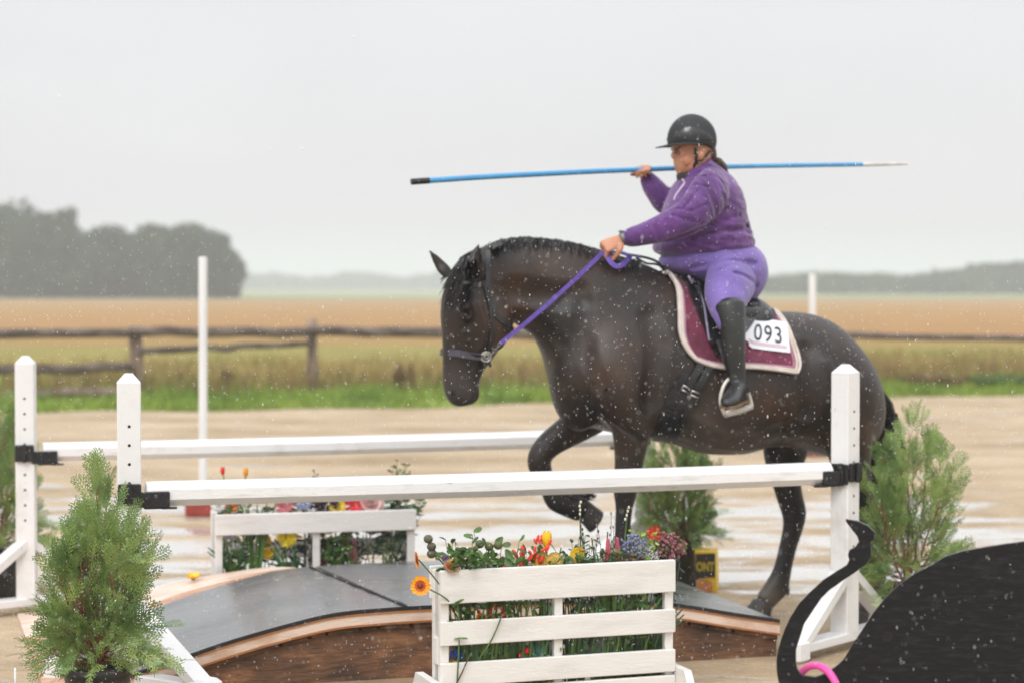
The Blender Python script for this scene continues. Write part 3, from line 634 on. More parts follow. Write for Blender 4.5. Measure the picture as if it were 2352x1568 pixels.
edgem=mat('bull_edge',(.085,.09,.105),(.04,.042,.05),scale=30,rough=.45)
bt=thing('bull_cutout',tuple(W(2300,1990,bullY)),'black painted plywood bull cutout with curled tail in the lower right corner','cutout board')
cutout('body',[up(p) for p in tr],.018,[bullm,edgem],bt,R(14))
pink=mat('pink_plastic',(.85,.10,.42),(.78,.08,.36),scale=8,rough=.35,sss=.0)
cR=up((1878,1592),bullY+.008); b=MB(); MR=rotz(R(-52)); Rr=.078
P=[cR+MR@Vector((math.cos(a)*Rr,0,math.sin(a)*Rr)) for a in [2*math.pi*i/48 for i in range(48)]]
rings=[]
for i,p in enumerate(P):
    rd=(p-cR).normalized(); ax=MR@Vector((0,1,0)); rings.append([p+rd*math.cos(q*math.pi/5)*.0108+ax*math.sin(q*math.pi/5)*.0108 for q in range(10)])
rings.append(rings[0]); b.loft(rings,cap=False)
tag=obj('toss_ring',b,pink,label='bright pink plastic ring hung over the base of the bull tail',cat_='ring')
# ------------------------------------------------------------------ YELLOW BLACK CARTON
yel=mat('carton_yellow',(.78,.52,.02),rough=.5); cblk=mat('carton_black',(.035,.032,.024),rough=.5); cor=mat('carton_orange',(.55,.25,.09),(.42,.15,.05),scale=12,rough=.5); gold=mat('carton_gold',(.48,.36,.03),rough=.5)
def c9(x,y): return ((1680+x/12.06)*.9408,(1330+y/12.06)*.9408)
g0=G(*c9(520,1400)); Yc=g0.y
ct=thing('carton',(g0.x,g0.y,0),'small yellow and black carton standing on the sand beyond the bridge','carton')
def cw(x,y,dy=0): p=W(*c9(x,y),Yc); return Vector((p.x,p.y+dy,p.z))
tl,trr,bl,brr=cw(190,180),cw(800,215),cw(270,1380),cw(840,1380)
b=MB(); dd=Vector((.03,.16,0)); q=[bl,brr,trr,tl]; b.add(q+[p+dd for p in q],[(0,1,2,3),(7,6,5,4),(0,4,5,1),(1,5,6,2),(2,6,7,3),(3,7,4,0)]); obj('box',b,yel,ct,smooth=False)
def panel(nm,pts,m,dy=-.002):
    b=MB(); V=[cw(*p,dy) for p in pts]; b.add(V+[v+Vector((0,.0012,0)) for v in V],[tuple(range(len(V))),tuple(range(2*len(V)-1,len(V)-1,-1))]+[(i,(i+1)%len(V),(i+1)%len(V)+len(V),i+len(V)) for i in range(len(V))]); obj(nm,b,m,ct,smooth=False)
panel('black_band',[(215,255),(797,235),(797,945),(560,950),(235,1010)],cblk)
panel('picture',[(275,1030),(560,990),(700,1090),(720,1385),(275,1375)],cor)
def text(s,loc,size,m,name,parent,rot,xs=.8,ext=.0006,bold=.0):
    c=bpy.data.curves.new('t','FONT'); c.body=s; c.size=size; c.extrude=ext; c.align_x='CENTER'; c.align_y='CENTER'; c.offset=bold; c.resolution_u=6
    o=bpy.data.objects.new('t',c); col.objects.link(o); dg=bpy.context.evaluated_depsgraph_get(); me=bpy.data.meshes.new_from_object(o.evaluated_get(dg)); bpy.data.objects.remove(o)
    for v in me.vertices: v.co=Vector(loc)+rot@Vector((v.co.x*xs,v.co.y,v.co.z))-rootloc(parent)
    me.materials.clear(); me.materials.append(m); o=bpy.data.objects.new(name,me); col.objects.link(o); o.parent=parent; return o
RX=Matrix.Rotation(math.pi/2,3,'X')
text('ONT',cw(500,640,-.004),.062,gold,'lettering',ct,RX,.66,bold=.003)
# ------------------------------------------------------------------ CEDARS
cedm=mat('cedar_foliage',(.33,.44,.135),(.085,.175,.05),scale=7,rough=.55,spec=.35,lo=.3,hi=.68)
twig=mat('cedar_twig',(.34,.155,.075),(.18,.08,.045),scale=20,rough=.8)
potm=mat('black_pot',(.028,.029,.032),(.015,.015,.017),scale=14,rough=.38,bump=.2,bscale=80)
soil=mat('pot_soil',(.05,.035,.022),rough=.95,bump=.8,bscale=60)
tagm=mat('clear_tag',(.75,.78,.80),rough=.2)
def frond(V,F,p,d,nrm,ln,wd=.0027,depth=0):
    """flat scale-leaved spray: rachis with alternate side twigs which branch again"""
    d=d.normalized(); s=d.cross(nrm).normalized(); nrm=s.cross(d).normalized()
    def seg(a,b,w0,w1):
        t=(b-a).normalized(); q=t.cross(nrm).normalized(); o=len(V)
        V.extend([a-q*w0,a+q*w0,b+q*w1,b-q*w1]); F.append((o,o+1,o+2,o+3))
    k=max(4,int(ln/.0135)); cur=p.copy(); dr=d.copy()
    for i in range(k):
        nx=cur+dr*(ln/k); seg(cur,nx,wd*.55,wd*.5); f=i/k
        sl=ln*.36*math.sin(math.pi*min(1,.22+f*.72))*rnd(.7,1.1)
        if sl>.006:
            for sg in ((1,) if i%2 else (-1,)) if depth else (1,-1):
                dd=(dr*rnd(.65,.85)+s*sg*rnd(.6,.8)+nrm*rnd(-.12,.12)).normalized()
                if depth==0 and sl>.017:
                    m=max(2,int(sl/.0115)); c2=nx.copy(); d2=dd.copy()
                    for j in range(m):
                        n2=c2+d2*(sl/m); seg(c2,n2,wd*.62,wd*.5)
                        l3=sl*.42*(1-j/m)*rnd(.6,1.15)
                        if l3>.004:
                            s2=d2.cross(nrm)
                            for g2 in (1,-1):
                                seg(n2,n2+(d2*.75+s2*g2*.65+nrm*rnd(-.15,.15)).normalized()*l3,wd*.6,wd*.35)
                        c2=n2; d2=(d2+dr*.10).normalized()
                else: seg(nx,nx+dd*sl,wd*.7,wd*.4)
        cur=nx; dr=(dr+Vector((rnd(-.05,.05),rnd(-.05,.05),rnd(-.07,.05)))).normalized()
def cedar_mesh(seed,hh,rad,nb=26,nl=9,cover=1.0,tall=None):
    """several upright stems from the pot, each with steep side branches ending in flat scale-leaved sprays"""
    random.seed(seed); V=[];F=[]; tw=MB()
    for q in range(nl):
        a0=6.283*q/nl*1.0+rnd(-.4,.4); out_=0 if q==0 else rnd(.35,1.0); kf=1.0 if q==0 else rnd(.62,.97)-out_*.16
        if tall and q in tall: kf=tall[q]
        Lh=hh*kf; P=[]
        for i in range(9):
            f=i/8; r=rad*.72*out_*math.sin(min(1,f*1.25)*1.35)
            P.append(Vector((math.cos(a0)*r,math.sin(a0)*r,Lh*f))+Vector((noise.noise(Vector((i*.6,seed,q*3.1))),noise.noise(Vector((i*.6,seed+9,q*3.1))),0))*.022)
        tw.tube(P,[.0075*(1-i/8)*kf+.0013 for i in range(9)],6)
        for i in range(nb):
            f=.04+.95*(i/nb); qq=f*8; a=min(7,int(qq)); base=P[a].lerp(P[a+1],qq-a); ang=a0+rnd(-2.0,2.0) if out_>.2 else rnd(0,6.283)
            rr=rad*.52*(1-f*.62)*rnd(.45,1.15); el=R(30)+R(30)*f+rnd(-.35,.25)
            if f<.16: el=rnd(-.15,.45); rr*=1.1
            d=Vector((math.cos(ang)*math.cos(el),math.sin(ang)*math.cos(el),math.sin(el)))
            tip=base+d*rr+Vector((0,0,rr*.22)); mid=base.lerp(tip,.5)-Vector((0,0,rr*.12)); tw.tube([base,mid,tip],[.0030,.0020,.0011],4)
            k=max(2,int(rr/.024*cover))
            for j in range(k):
                t=.25+.75*(j+1)/k; pp=base.lerp(mid,t*2) if t<.5 else mid.lerp(tip,t*2-1)
                ax=d.cross(Vector((rnd(-1,1),rnd(-1,1),rnd(-.3,.3)))).normalized(); dd=(d*.7+ax*rnd(-.7,.7)+Vector((0,0,rnd(-.1,.75)))).normalized()
                frond(V,F,pp,dd,Vector((rnd(-1,1),rnd(-1,1),rnd(-.25,.25))).normalized(),rnd(.05,.12))
            frond(V,F,tip,(d+Vector((0,0,.6))).normalized(),Vector((rnd(-1,1),rnd(-1,1),.1)),rnd(.07,.13))
        for _ in range(3): frond(V,F,P[-1],(P[-1]-P[-2]).normalized()+Vector((rnd(-.3,.3),rnd(-.3,.3),.2)),Vector((rnd(-1,1),-1,0)),rnd(.08,.13))
    for i in range(26):
        ang=6.283*i/26+rnd(-.1,.1); rr=rad*rnd(.45,.85); d=Vector((math.cos(ang),math.sin(ang),rnd(-.22,.25))).normalized(); base=Vector((math.cos(ang)*.02,math.sin(ang)*.02,rnd(.03,.14))); mid=base+d*rr*.5+Vector((0,0,.03)); tip=base+d*rr
        tw.tube([base,mid,tip],[.0028,.0018,.001],4)
        for j in range(4):
            pp=mid.lerp(tip,j/4); frond(V,F,pp,(d+Vector((rnd(-.6,.6),rnd(-.6,.6),rnd(-.5,.3)))).normalized(),Vector((rnd(-.5,.5),rnd(-.5,.5),1)).normalized() if j%2 else Vector((rnd(-1,1),-1,.2)).normalized(),rnd(.06,.11))
        frond(V,F,tip,d,Vector((rnd(-.4,.4),rnd(-.4,.4),1)).normalized(),rnd(.07,.12))
    m=MB(); m.add(V,F); return m,tw
def potmesh(h=.235,r=.118):
    b=MB(); n=40; prf=[(.82,0),(.86,.02),(.955,.80),(.965,.81),(.965,.86),(1.02,.87),(1.03,.99),(1.0,1.0),(.97,.99),(.95,.9),(.93,.86)]
    b.loft([[Vector((math.cos(2*math.pi*i/n)*r*a,math.sin(2*math.pi*i/n)*r*a,h*z)) for i in range(n)] for a,z in prf]); return b
def cedar(x,y,meshes,label,rz=0,s=1,pot=.235):
    t=thing('potted_cedar',(x,y,0),label,'potted tree','potted cedars beside the jump'); fm,tm=meshes
    for nm,me,z in (('foliage',fm,pot-.02),('trunk',tm,pot-.03),('pot',POT,0),('soil',SOIL,0),('nursery_tag',TAG,pot+.22)):
        o=bpy.data.objects.new(nm,me); col.objects.link(o); o.parent=t; o.location=(0,0,z); o.rotation_euler=(0,0,rz)
        if nm in('foliage','trunk'): o.scale=(s,s,s)
        if nm=='nursery_tag': o.rotation_euler=(0,0,0)
    return t
def mk(nm,b,m,sm=True):
    o=obj(nm,b,m,smooth=sm); d=o.data; bpy.data.objects.remove(o); return d
POT=mk('pot',potmesh(),potm); sb=MB(); sb.ball((0,0,.20),(.108,.108,.012),20,5); SOIL=mk('soil',sb,soil)
tg=MB(); tg.strap([(-.01,-.07,.055),(.02,-.085,.06),(.028,-.085,.03),(.03,-.09,-.03),(.034,-.088,-.10)],.009,.0012,(0,-1,.1)); TAG=mk('tag',tg,tagm)
fa,ta=cedar_mesh(21,.64,.28,22,10,.62); CA=(mk('f',fa,cedm,False),mk('t',ta,twig))
fb,tb_=cedar_mesh(36,.74,.34,20,8,.55); CB=(mk('f',fb,cedm,False),mk('t',tb_,twig))
c0=W(224,1500,6.9); cedar(c0.x,6.9,CA,'green potted cedar in a black pot in the left foreground, before the near standard')
c1=W(2085,1400,8.75); cedar(c1.x,8.75,CB,'green potted cedar at the right, behind the bull tail and the right standard',R(200),.97)
c2=W(-8,1300,9.9); cedar(c2.x,9.9,CB,'potted cedar cut off by the left edge, behind the farthest left standard',R(60),1.08)
c3=W(1560,1180,10.35); cedar(c3.x,10.35,CA,'dark green potted cedar half hidden under the horse belly',R(120),.90)
# ------------------------------------------------------------------ HORSE
def lerp(a,b,t): return a+(b-a)*t
def body_ring(tx,ty,bx,by,hw,off,egg,k=28,pw=1.0):
    a=H(tx,ty,off); c=H(bx,by,off); m=(a+c)/2; h=(a-c)/2; out=[]
    for i in range(k):
        t=2*math.pi*i/k; ct,st=math.cos(t),math.sin(t)
        out.append(m+h*ct+HN*(math.copysign(abs(st)**pw,st)*hw*(1-egg*ct)))
    return out
def bodyloft(mb,S,k=4,pw=.9,n=28):
    mb.loft([body_ring(*s[:6],s[6],n,pw) for s in cat(S,k)])
def limb(mb,P,k=3,n=16,cap=True,dirn=None):
    """P: (dx,dy,width_px,lateral_halfwidth,off)"""
    Q=cat(P,k); C=[H(q[0],q[1],q[4]) for q in Q]; rings=[]
    for i,q in enumerate(Q):
        t=(C[min(i+1,len(C)-1)]-C[max(i-1,0)]).normalized(); s=t.cross(HN).normalized()
        sc_=4573/C[i].y; hw=q[2]/2/sc_
        l=HN-t*HN.dot(t); l.normalize()
        rings.append([C[i]+s*math.cos(2*math.pi*j/n)*hw+l*math.sin(2*math.pi*j/n)*q[3] for j in range(n)])
        if i==0: first=(C[0],t,hw)
    last=(C[-1],t,hw)
    mid=[[last[0]+last[1]*last[2]*.35+(v-C[-1])*.7 for v in rings[-1]]]
    st=[[first[0]-first[1]*first[2]*.35+(v-C[0])*.7 for v in rings[0]]]
    mb.loft(st+rings+mid)
hb=MB()
# trunk and neck : top px, bottom px, half width, offset, egg
bodyloft(hb,[(2012,905,2010,985,.10,0,0),(1992,842,1984,1030,.20,0,.0),(1950,782,1935,1050,.275,0,.0),(1905,738,1880,1045,.30,0,.02),(1850,717,1822,1028,.31,0,.05),
 (1785,714,1752,1028,.31,0,.10),(1710,714,1690,1043,.325,0,.14),(1630,694,1610,1040,.33,0,.16),(1560,650,1528,1014,.31,0,.20),(1485,606,1445,1000,.27,0,.26),(1425,590,1370,985,.235,0,.26),
 (1375,574,1305,955,.20,0,.20),(1320,560,1270,900,.165,0,.12),(1265,551,1253,832,.135,0,.02),(1205,547,1225,775,.11,0,-.02),(1150,553,1185,745,.095,0,0),(1100,570,1150,715,.085,0,0),(1072,590,1120,690,.07,0,0)],4,.9)
# chest front bulge
limb(hb,[(1345,760,120,.12,-.06),(1322,850,130,.14,-.06),(1325,925,110,.13,-.05),(1345,965,80,.10,-.05)])
limb(hb,[(1345,760,120,.12,.06),(1325,850,130,.14,.06),(1330,925,110,.13,.05),(1345,965,80,.10,.05)])
# shoulders + forelegs (near = left side, standing)
limb(hb,[(1455,720,60,.03,-.11),(1430,770,120,.07,-.16),(1412,840,165,.105,-.185),(1425,905,150,.11,-.185),(1447,960,112,.088,-.18),(1450,1000,90,.068,-.175),(1447,1040,76,.056,-.17),(1443,1075,67,.050,-.17),(1438,1108,64,.05,-.17),(1436,1135,55,.044,-.17),(1434,1165,42,.036,-.17),(1431,1200,38,.034,-.17),(1431,1240,42,.036,-.17),(1432,1266,52,.042,-.17),(1426,1286,46,.04,-.17),(1418,1304,50,.046,-.17)])
# far foreleg lifted
limb(hb,[(1420,780,130,.09,.16),(1385,870,140,.10,.17),(1365,935,118,.085,.17),(1338,965,92,.066,.17),(1300,992,76,.056,.17),(1264,1018,64,.05,.17),(1242,1044,58,.05,.17),(1239,1066,56,.048,.17),(1250,1096,46,.038,.17),(1262,1122,44,.036,.17),(1277,1146,54,.042,.17),(1302,1160,52,.042,.17),(1328,1166,60,.052,.17),(1340,1170,50,.048,.17)])
# haunch + hind legs
limb(hb,[(1905,820,70,.04,-.12),(1918,860,130,.08,-.165),(1930,905,165,.115,-.18),(1938,960,158,.105,-.18),(1950,1020,120,.08,-.18),(1958,1080,90,.06,-.18),(1975,1135,72,.048,-.18),(1995,1180,66,.042,-.18),(2000,1225,52,.036,-.18),(1999,1290,46,.034,-.18),(1996,1345,56,.04,-.18),(1986,1380,48,.038,-.18),(1976,1400,52,.046,-.18)])
limb(hb,[(1900,820,90,.04,.12),(1870,870,150,.09,.16),(1835,940,160,.10,.17),(1812,1000,130,.085,.17),(1803,1050,104,.066,.17),(1806,1100,74,.052,.17),(1814,1140,64,.044,.17),(1824,1178,60,.042,.17),(1821,1212,50,.036,.17),(1808,1262,43,.032,.17),(1796,1312,46,.034,.17),(1784,1346,58,.04,.17),(1767,1368,52,.04,.17),(1758,1379,52,.042,.17)])
# belly / flank softness
# head built upright in the mid plane, then turned a little towards the camera
hd=MB()
bodyloft(hd,[(1088,578,1150,690,.07,0,0),(1055,592,1166,742,.085,0,0),(1026,628,1172,770,.098,0,.0),(1010,680,1160,784,.108,0,.0),(1005,722,1148,800,.100,0,.05),(1007,765,1136,815,.084,0,.05),(1008,805,1120,836,.068,0,0),(1007,845,1104,856,.058,0,0),(1008,878,1094,882,.058,0,0),(1014,905,1096,902,.056,0,0),(1028,925,1092,916,.048,0,0),(1045,933,1080,926,.028,0,0)],4,.85,24)
piv=H(1110,650,0); HROT=Matrix.Rotation(R(17),3,'Z')
def hr(v): return piv+HROT@(v-piv)
for s in (-1,1):  # jaw plate, brow
    limb(hd,[(1125,700,70,.03,s*.075),(1135,745,84,.035,s*.078),(1120,790,60,.03,s*.066)])
    limb(hd,[(1040,690,30,.018,s*.098),(1046,712,36,.022,s*.104),(1056,733,24,.015,s*.098)])
    limb(hd,[(1052,760,16,.010,s*.084),(1062,810,14,.009,s*.07)])
hd.V=[hr(v) for v in hd.V]
for s in (-1,1): # ears
    e0,e1,e2=(H(1092,652,-.085),H(1086,606,-.118),H(1101,558,-.112)) if s<0 else (hr(H(1052,640,.055)),hr(H(1022,606,.085)),hr(H(1000,570,.075)))
    if s>0: e0,e1,e2=H(1032,634,.06),H(1009,606,.085),H(984,572,.08)
    P=[e0,e0.lerp(e1,.5),e1,e1.lerp(e2,.5),e2]; hd.tube(P,[.034,.040,.034,.022,.006] if s<0 else [.026,.032,.026,.016,.005],12,flat=.62,up=HD)
hb.add(hd.V,hd.F)
skin=fuse(hb,.0085,5,.5)
import numpy as np
def _w(V):
    u=(V-np.array(HA))@np.array(HD); z=V[:,2]; w_=np.clip((z-.88)/.14,0,1)*np.clip((u+.22)/.1,0,1); return w_
soften(skin,70,_w)
def snapper(mb):
    return BVHTree.FromPolygons([tuple(v) for v in mb.V],mb.F)
bvh=snapper(skin)
def S(dx,dy,lift=0.0,bv=None,o0=-.3,fall=None):
    """point of the near surface seen at picture column/row, lifted off it"""
    off=o0
    for _ in range(4):
        p=H(dx,dy,off); q=p-HN*(off+1.2); h=(bv or bvh).ray_cast(q,HN,3)
        if h[0] is None: return H(dx,dy,fall if fall is not None else o0)-HN*lift,-HN
        off=(h[0]-HA).dot(HN)
    n=h[1]
    if n.dot(HN)>0: n=-n
    return h[0]+n*lift,n
def Sp(P,lift=0,bv=None): return [S(x,y,lift,bv)[0] for x,y in P]
# muscle relief
def groove(P,r,d,mirror=True):
    pts=Sp(P); push(skin,pts,r,HN*d)
    if mirror: push(skin,[p-HN*2*((p-HA).dot(HN)) for p in pts],r,-HN*d)
groove([(1185,668),(1230,676),(1290,680),(1330,676)],.085,.028)
groove([(1200,725),(1240,745),(1290,790)],.05,.010)
groove([(1345,700),(1338,760),(1350,820),(1378,880)],.065,.016)
groove([(1492,730),(1508,790),(1508,850),(1492,920)],.075,.020)
groove([(1395,900),(1400,960),(1415,1000)],.022,.016)
groove([(1360,880),(1352,930),(1360,970)],.018,.012)
groove([(1330,905),(1322,940)],.016,.010)
groove([(1852,810),(1862,880),(1856,940)],.085,.030)
groove([(1900,830),(1925,900),(1930,970)],.035,-.012)
groove([(1690,985),(1760,990),(1820,975)],.04,.012)
groove([(1560,930),(1600,970),(1660,1000)],.05,-.010)
groove([(1065,755),(1078,800),(1082,845)],.018,.008)
groove([(1100,700),(1118,760),(1105,800)],.022,-.008)
bvh=snapper(skin)
pn,nn=S(1041,901); push(skin,[S(1043,895)[0],pn,S(1038,910)[0]],.026,HN*.034); push(skin,[S(1030,905)[0],S(1034,890)[0]],.012,-HN*.010)
push(skin,[S(1028,897)[0],S(1034,884)[0],S(1046,886)[0]],.014,-HN*.008)
push(skin,[S(1062,922)[0],S(1090,908)[0]],.009,HN*.008)
pe,ne=S(1066,722); push(skin,[S(1060,724)[0],S(1076,722)[0]],.022,HN*.016); push(skin,[S(1056,706)[0],S(1076,704)[0]],.016,-HN*.008)
# inner ear hollow
push(skin,[H(1091,634,-.125),H(1092,604,-.150)],.026,HN*.030)
bvh=snapper(skin)
hroot=Vector(H(1640,1300,0)); hroot.z=0
hm_=bpy.data.materials.new('horse_coat'); hm_.use_nodes=True
def _coat(nt,N,L,P):
    tc=N.new('ShaderNodeTexCoord')
    def noi(s,st=(1,1,1),det=5,ro=.55):
        mp=N.new('ShaderNodeMapping'); mp.inputs['Scale'].default_value=st; L.new(tc.outputs['Object'],mp.inputs[0]); n=N.new('ShaderNodeTexNoise'); n.inputs['Scale'].default_value=s; n.inputs['Detail'].default_value=det; n.inputs['Roughness'].default_value=ro; L.new(mp.outputs[0],n.inputs['Vector']); return n.outputs[0]
    cr=N.new('ShaderNodeValToRGB'); L.new(noi(3.2),cr.inputs[0]); e=cr.color_ramp.elements
    e[0].position=.34; e[0].color=(.006,.0045,.0035,1); e[1].position=.72; e[1].color=(.064,.029,.014,1); q=e.new(.54); q.color=(.025,.0135,.0085,1)
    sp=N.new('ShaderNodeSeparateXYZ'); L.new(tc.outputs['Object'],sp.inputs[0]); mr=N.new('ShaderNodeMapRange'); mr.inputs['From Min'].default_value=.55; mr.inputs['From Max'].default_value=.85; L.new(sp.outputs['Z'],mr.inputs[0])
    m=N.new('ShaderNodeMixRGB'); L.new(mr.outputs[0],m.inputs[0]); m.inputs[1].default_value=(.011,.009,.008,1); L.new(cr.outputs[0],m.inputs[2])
    d=N.new('ShaderNodeValToRGB'); L.new(noi(2.0,(1,1,1),7,.7),d.inputs[0]); d.color_ramp.elements[0].position=.54; d.color_ramp.elements[0].color=(0,0,0,1); d.color_ramp.elements[1].position=.72; d.color_ramp.elements[1].color=(.20,.20,.20,1)
    m3=N.new('ShaderNodeMixRGB'); L.new(d.outputs[0],m3.inputs[0]); L.new(m.outputs[0],m3.inputs[1]); m3.inputs[2].default_value=(.13,.095,.075,1)   # dust and damp sand on the coat
    ms=H(1048,893,-.04); vd=N.new('ShaderNodeVectorMath'); vd.operation='DISTANCE'; L.new(tc.outputs['Object'],vd.inputs[0]); vd.inputs[1].default_value=tuple(ms-hroot)
    mk_=N.new('ShaderNodeMapRange'); mk_.inputs['From Min'].default_value=.15; mk_.inputs['From Max'].default_value=.04; mk_.inputs['To Max'].default_value=.8; L.new(vd.outputs['Value'],mk_.inputs[0])
    m4=N.new('ShaderNodeMixRGB'); L.new(mk_.outputs[0],m4.inputs[0]); L.new(m3.outputs[0],m4.inputs[1]); m4.inputs[2].default_value=(.058,.047,.043,1); m3=m4
    for (cx_,cy_,oo,r0,r1,amt,cc_) in ((1600,1012,-.22,.30,.05,.75,(.115,.092,.075,1)),(1700,1030,-.2,.24,.05,.6,(.105,.085,.07,1)),(1420,800,-.29,.26,.04,.40,(.075,.050,.038,1)),(1760,1375,.12,.16,.03,.8,(.12,.10,.08,1)),(1960,1400,-.2,.16,.03,.8,(.12,.10,.08,1)),(1120,720,-.12,.11,.03,.4,(.085,.040,.022,1))):
        vd=N.new('ShaderNodeVectorMath'); vd.operation='DISTANCE'; ad_=N.new('ShaderNodeVectorMath'); ad_.operation='ADD'; nn_=N.new('ShaderNodeTexNoise'); nn_.inputs['Scale'].default_value=9; nn_.inputs['Detail'].default_value=5; L.new(tc.outputs['Object'],nn_.inputs['Vector']); sc__=N.new('ShaderNodeVectorMath'); sc__.operation='SCALE'; sc__.inputs['Scale'].default_value=.22; L.new(nn_.outputs['Color'],sc__.inputs[0]); L.new(tc.outputs['Object'],ad_.inputs[0]); L.new(sc__.outputs[0],ad_.inputs[1]); L.new(ad_.outputs[0],vd.inputs[0]); vd.inputs[1].default_value=tuple(H(cx_,cy_,oo)-hroot+Vector((.11,.11,.11)))
        mk_=N.new('ShaderNodeMapRange'); mk_.inputs['From Min'].default_value=r0; mk_.inputs['From Max'].default_value=r1; mk_.inputs['To Max'].default_value=amt; L.new(vd.outputs['Value'],mk_.inputs[0])
        mq=N.new('ShaderNodeMixRGB'); L.new(mk_.outputs[0],mq.inputs[0]); L.new(m3.outputs[0],mq.inputs[1]); mq.inputs[2].default_value=cc_; m3=mq
    L.new(m3.outputs[0],P.inputs['Base Color']); P.inputs['Roughness'].default_value=.45; P.inputs['Specular IOR Level'].default_value=.42; P.inputs['Sheen Weight'].default_value=.0; P.inputs['Sheen Roughness'].default_value=.45; P.inputs['Sheen Tint'].default_value=(.85,.75,.72,1)
    P.inputs['Coat Weight'].default_value=.12; P.inputs['Coat Roughness'].default_value=.35
    b1=N.new('ShaderNodeBump'); b1.inputs['Strength'].default_value=.55; b1.inputs['Distance'].default_value=.012; L.new(noi(16,(1,1,.45),6,.65),b1.inputs['Height'])
    b2=N.new('ShaderNodeBump'); b2.inputs['Strength'].default_value=.25; b2.inputs['Distance'].default_value=.003; L.new(noi(200,(.5,.5,1.0),2),b2.inputs['Height']); L.new(b1.outputs[0],b2.inputs['Normal']); L.new(b2.outputs[0],P.inputs['Normal'])
extend_mix(hm_,_coat)
extra_=1
nostr=mat('nostril_dark',(.004,.003,.003),rough=.7); eyem=mat('horse_eye',(.008,.005,.004),rough=.06,coat=1)
def hoof(dxt,dyt,dxb,dyb,toe,r0,r1,off,par,m):
    a=H(dxt,dyt,off); c=H(dxb,dyb,off); ax=(c-a).normalized(); f=HD*toe; f=(f-ax*f.dot(ax)).normalized(); s=ax.cross(f); b=MB(); rings=[]
    for t,r,sh in ((-.12,r0*.86,0),(0,r0,0),(.06,r0*1.05,.0),(.5,(r0+r1)/2,.10),(.96,r1,.22),(1,r1*.96,.22)):
        p=a.lerp(c,t)+f*r1*sh; rings.append([p+f*math.cos(2*math.pi*i/18)*r*(1.12 if math.cos(2*math.pi*i/18)>0 else .92)+s*math.sin(2*math.pi*i/18)*r*.95 for i in range(18)])
    b.loft(rings); autosmooth(obj('hoof',b,m,par),50)
hroot=Vector(H(1640,1300,0)); hroot.z=0
horse=thing('horse',tuple(hroot),'black brown draft horse stepping over the bridge with its head low and one foreleg lifted','horse')
obj('body',skin,hm_,horse)
hoofm=mat('hoof_horn',(.075,.062,.052),(.03,.026,.023),scale=9,rough=.5,bump=.4,bscale=50,bstretch=(1,1,4))
hoof(1415,1306,1408,1336,-1,.048,.062,-.17,horse,hoofm); hoof(1975,1404,1968,1434,-1,.048,.062,-.18,horse,hoofm)
hoof(1755,1381,1748,1409,-1,.048,.062,.17,horse,hoofm); hoof(1340,1168,1374,1190,-.9,.046,.056,.17,horse,hoofm)
b=MB(); b.ball(S(1066,723)[0]+HN*.006,(.017,.017,.017),12,8); obj('eye',b,eyem,horse)
b=MB(); pf=hr(H(1052,722,.10)); b.ball(pf,(.017,.017,.017),12,8); obj('eye',b,eyem,horse)
b=MB(); q=S(1041,903)[0]; b.ball(q-HN*.0005,(.010,.005,.020),10,6); obj('nostril',b,nostr,horse)
hair=mat('horse_hair_black',(.016,.014,.014),(.006,.005,.005),scale=40,rough=.45,spec=.5,bump=.5,bscale=120)
def strands(mb,roots,n,w):
    """roots: fn(i)-> list of points"""
    for i in range(n):
        P=roots(i); t0=(P[-1]-P[0]).normalized(); s=t0.cross(Vector((rnd(-1,1),rnd(-1,1),rnd(-1,1)))).normalized(); V=[];F=[]
        for j,p in enumerate(P):
            k=w*(1-j/len(P))**.6; V+= [p-s*k,p+s*k]
        for j in range(len(P)-1): F.append((2*j,2*j+1,2*j+3,2*j+2))
        mb.add(V,F)
random.seed(8)
crest=cat([(1122,566),(1130,560),(1150,552),(1195,545),(1250,548),(1310,556),(1365,571),(1420,588),(1470,600)],8)
def mroot(i):
    t=random.random()*(len(crest)-1.001); a=int(t); f=t-a; x=lerp(crest[a][0],crest[a+1][0],f); y=lerp(crest[a][1],crest[a+1][1],f)+5
    p=H(x,y,rnd(-.015,.03)); L_=rnd(.08,.20); up=rnd(.001,.006) if random.random()<.95 else rnd(.006,.016); sg=1 if random.random()<.72 else -1
    if sg<0: L_*=rnd(.12,.4)
    lean=rnd(-.04,.06)
    p1=p+UZ*up+HN*sg*.02+HD*lean*.3; p2=p1+HN*sg*(.05)+UZ*(-.03)+HD*lean*.6; p3=p2+HN*sg*.05-UZ*L_*.55+HD*lean; p4=p3+HN*sg*.012-UZ*L_*.45+HD*lean*.6
    if sg<0:
        w=lambda q,l:q
        ps=[p,p1]; 
        for k,(dd) in enumerate((.025,.055,.09)):
            sx=x+lean*60*dd*4; sy=y+dd*L_*4200/ .12/8
            ps.append(S(sx,sy+6,.006)[0])
        return ps
    return [p,p1,p2,p3,p4]
b=MB(); strands(b,mroot,2600,.0022)
P=[H(x,y+9,.006) for x,y in crest]; b.tube(P,[.02+.006*noise.noise(Vector((i*.8,0,0))) for i in range(len(P))],8); obj('mane',b,hair,horse,smooth=False)
def froot(i):
    a=random.random(); x0=lerp(1098,1056,a); y0=lerp(570,594,a)+rnd(-3,4); x1=lerp(1075,1018,a)+rnd(-14,10); y1=rnd(640,725)
    p0=H(x0,y0,rnd(-.04,.05)); sl=[p0]
    for k in (.25,.5,.75,1): sl.append(S(lerp(x0,x1,k**.8),lerp(y0+12,y1,k),.007+.006*math.sin(k*3)+rnd(0,.006))[0])
    return sl
b=MB(); strands(b,froot,520,.0024); obj('forelock',b,hair,horse,smooth=False)
b=MB()
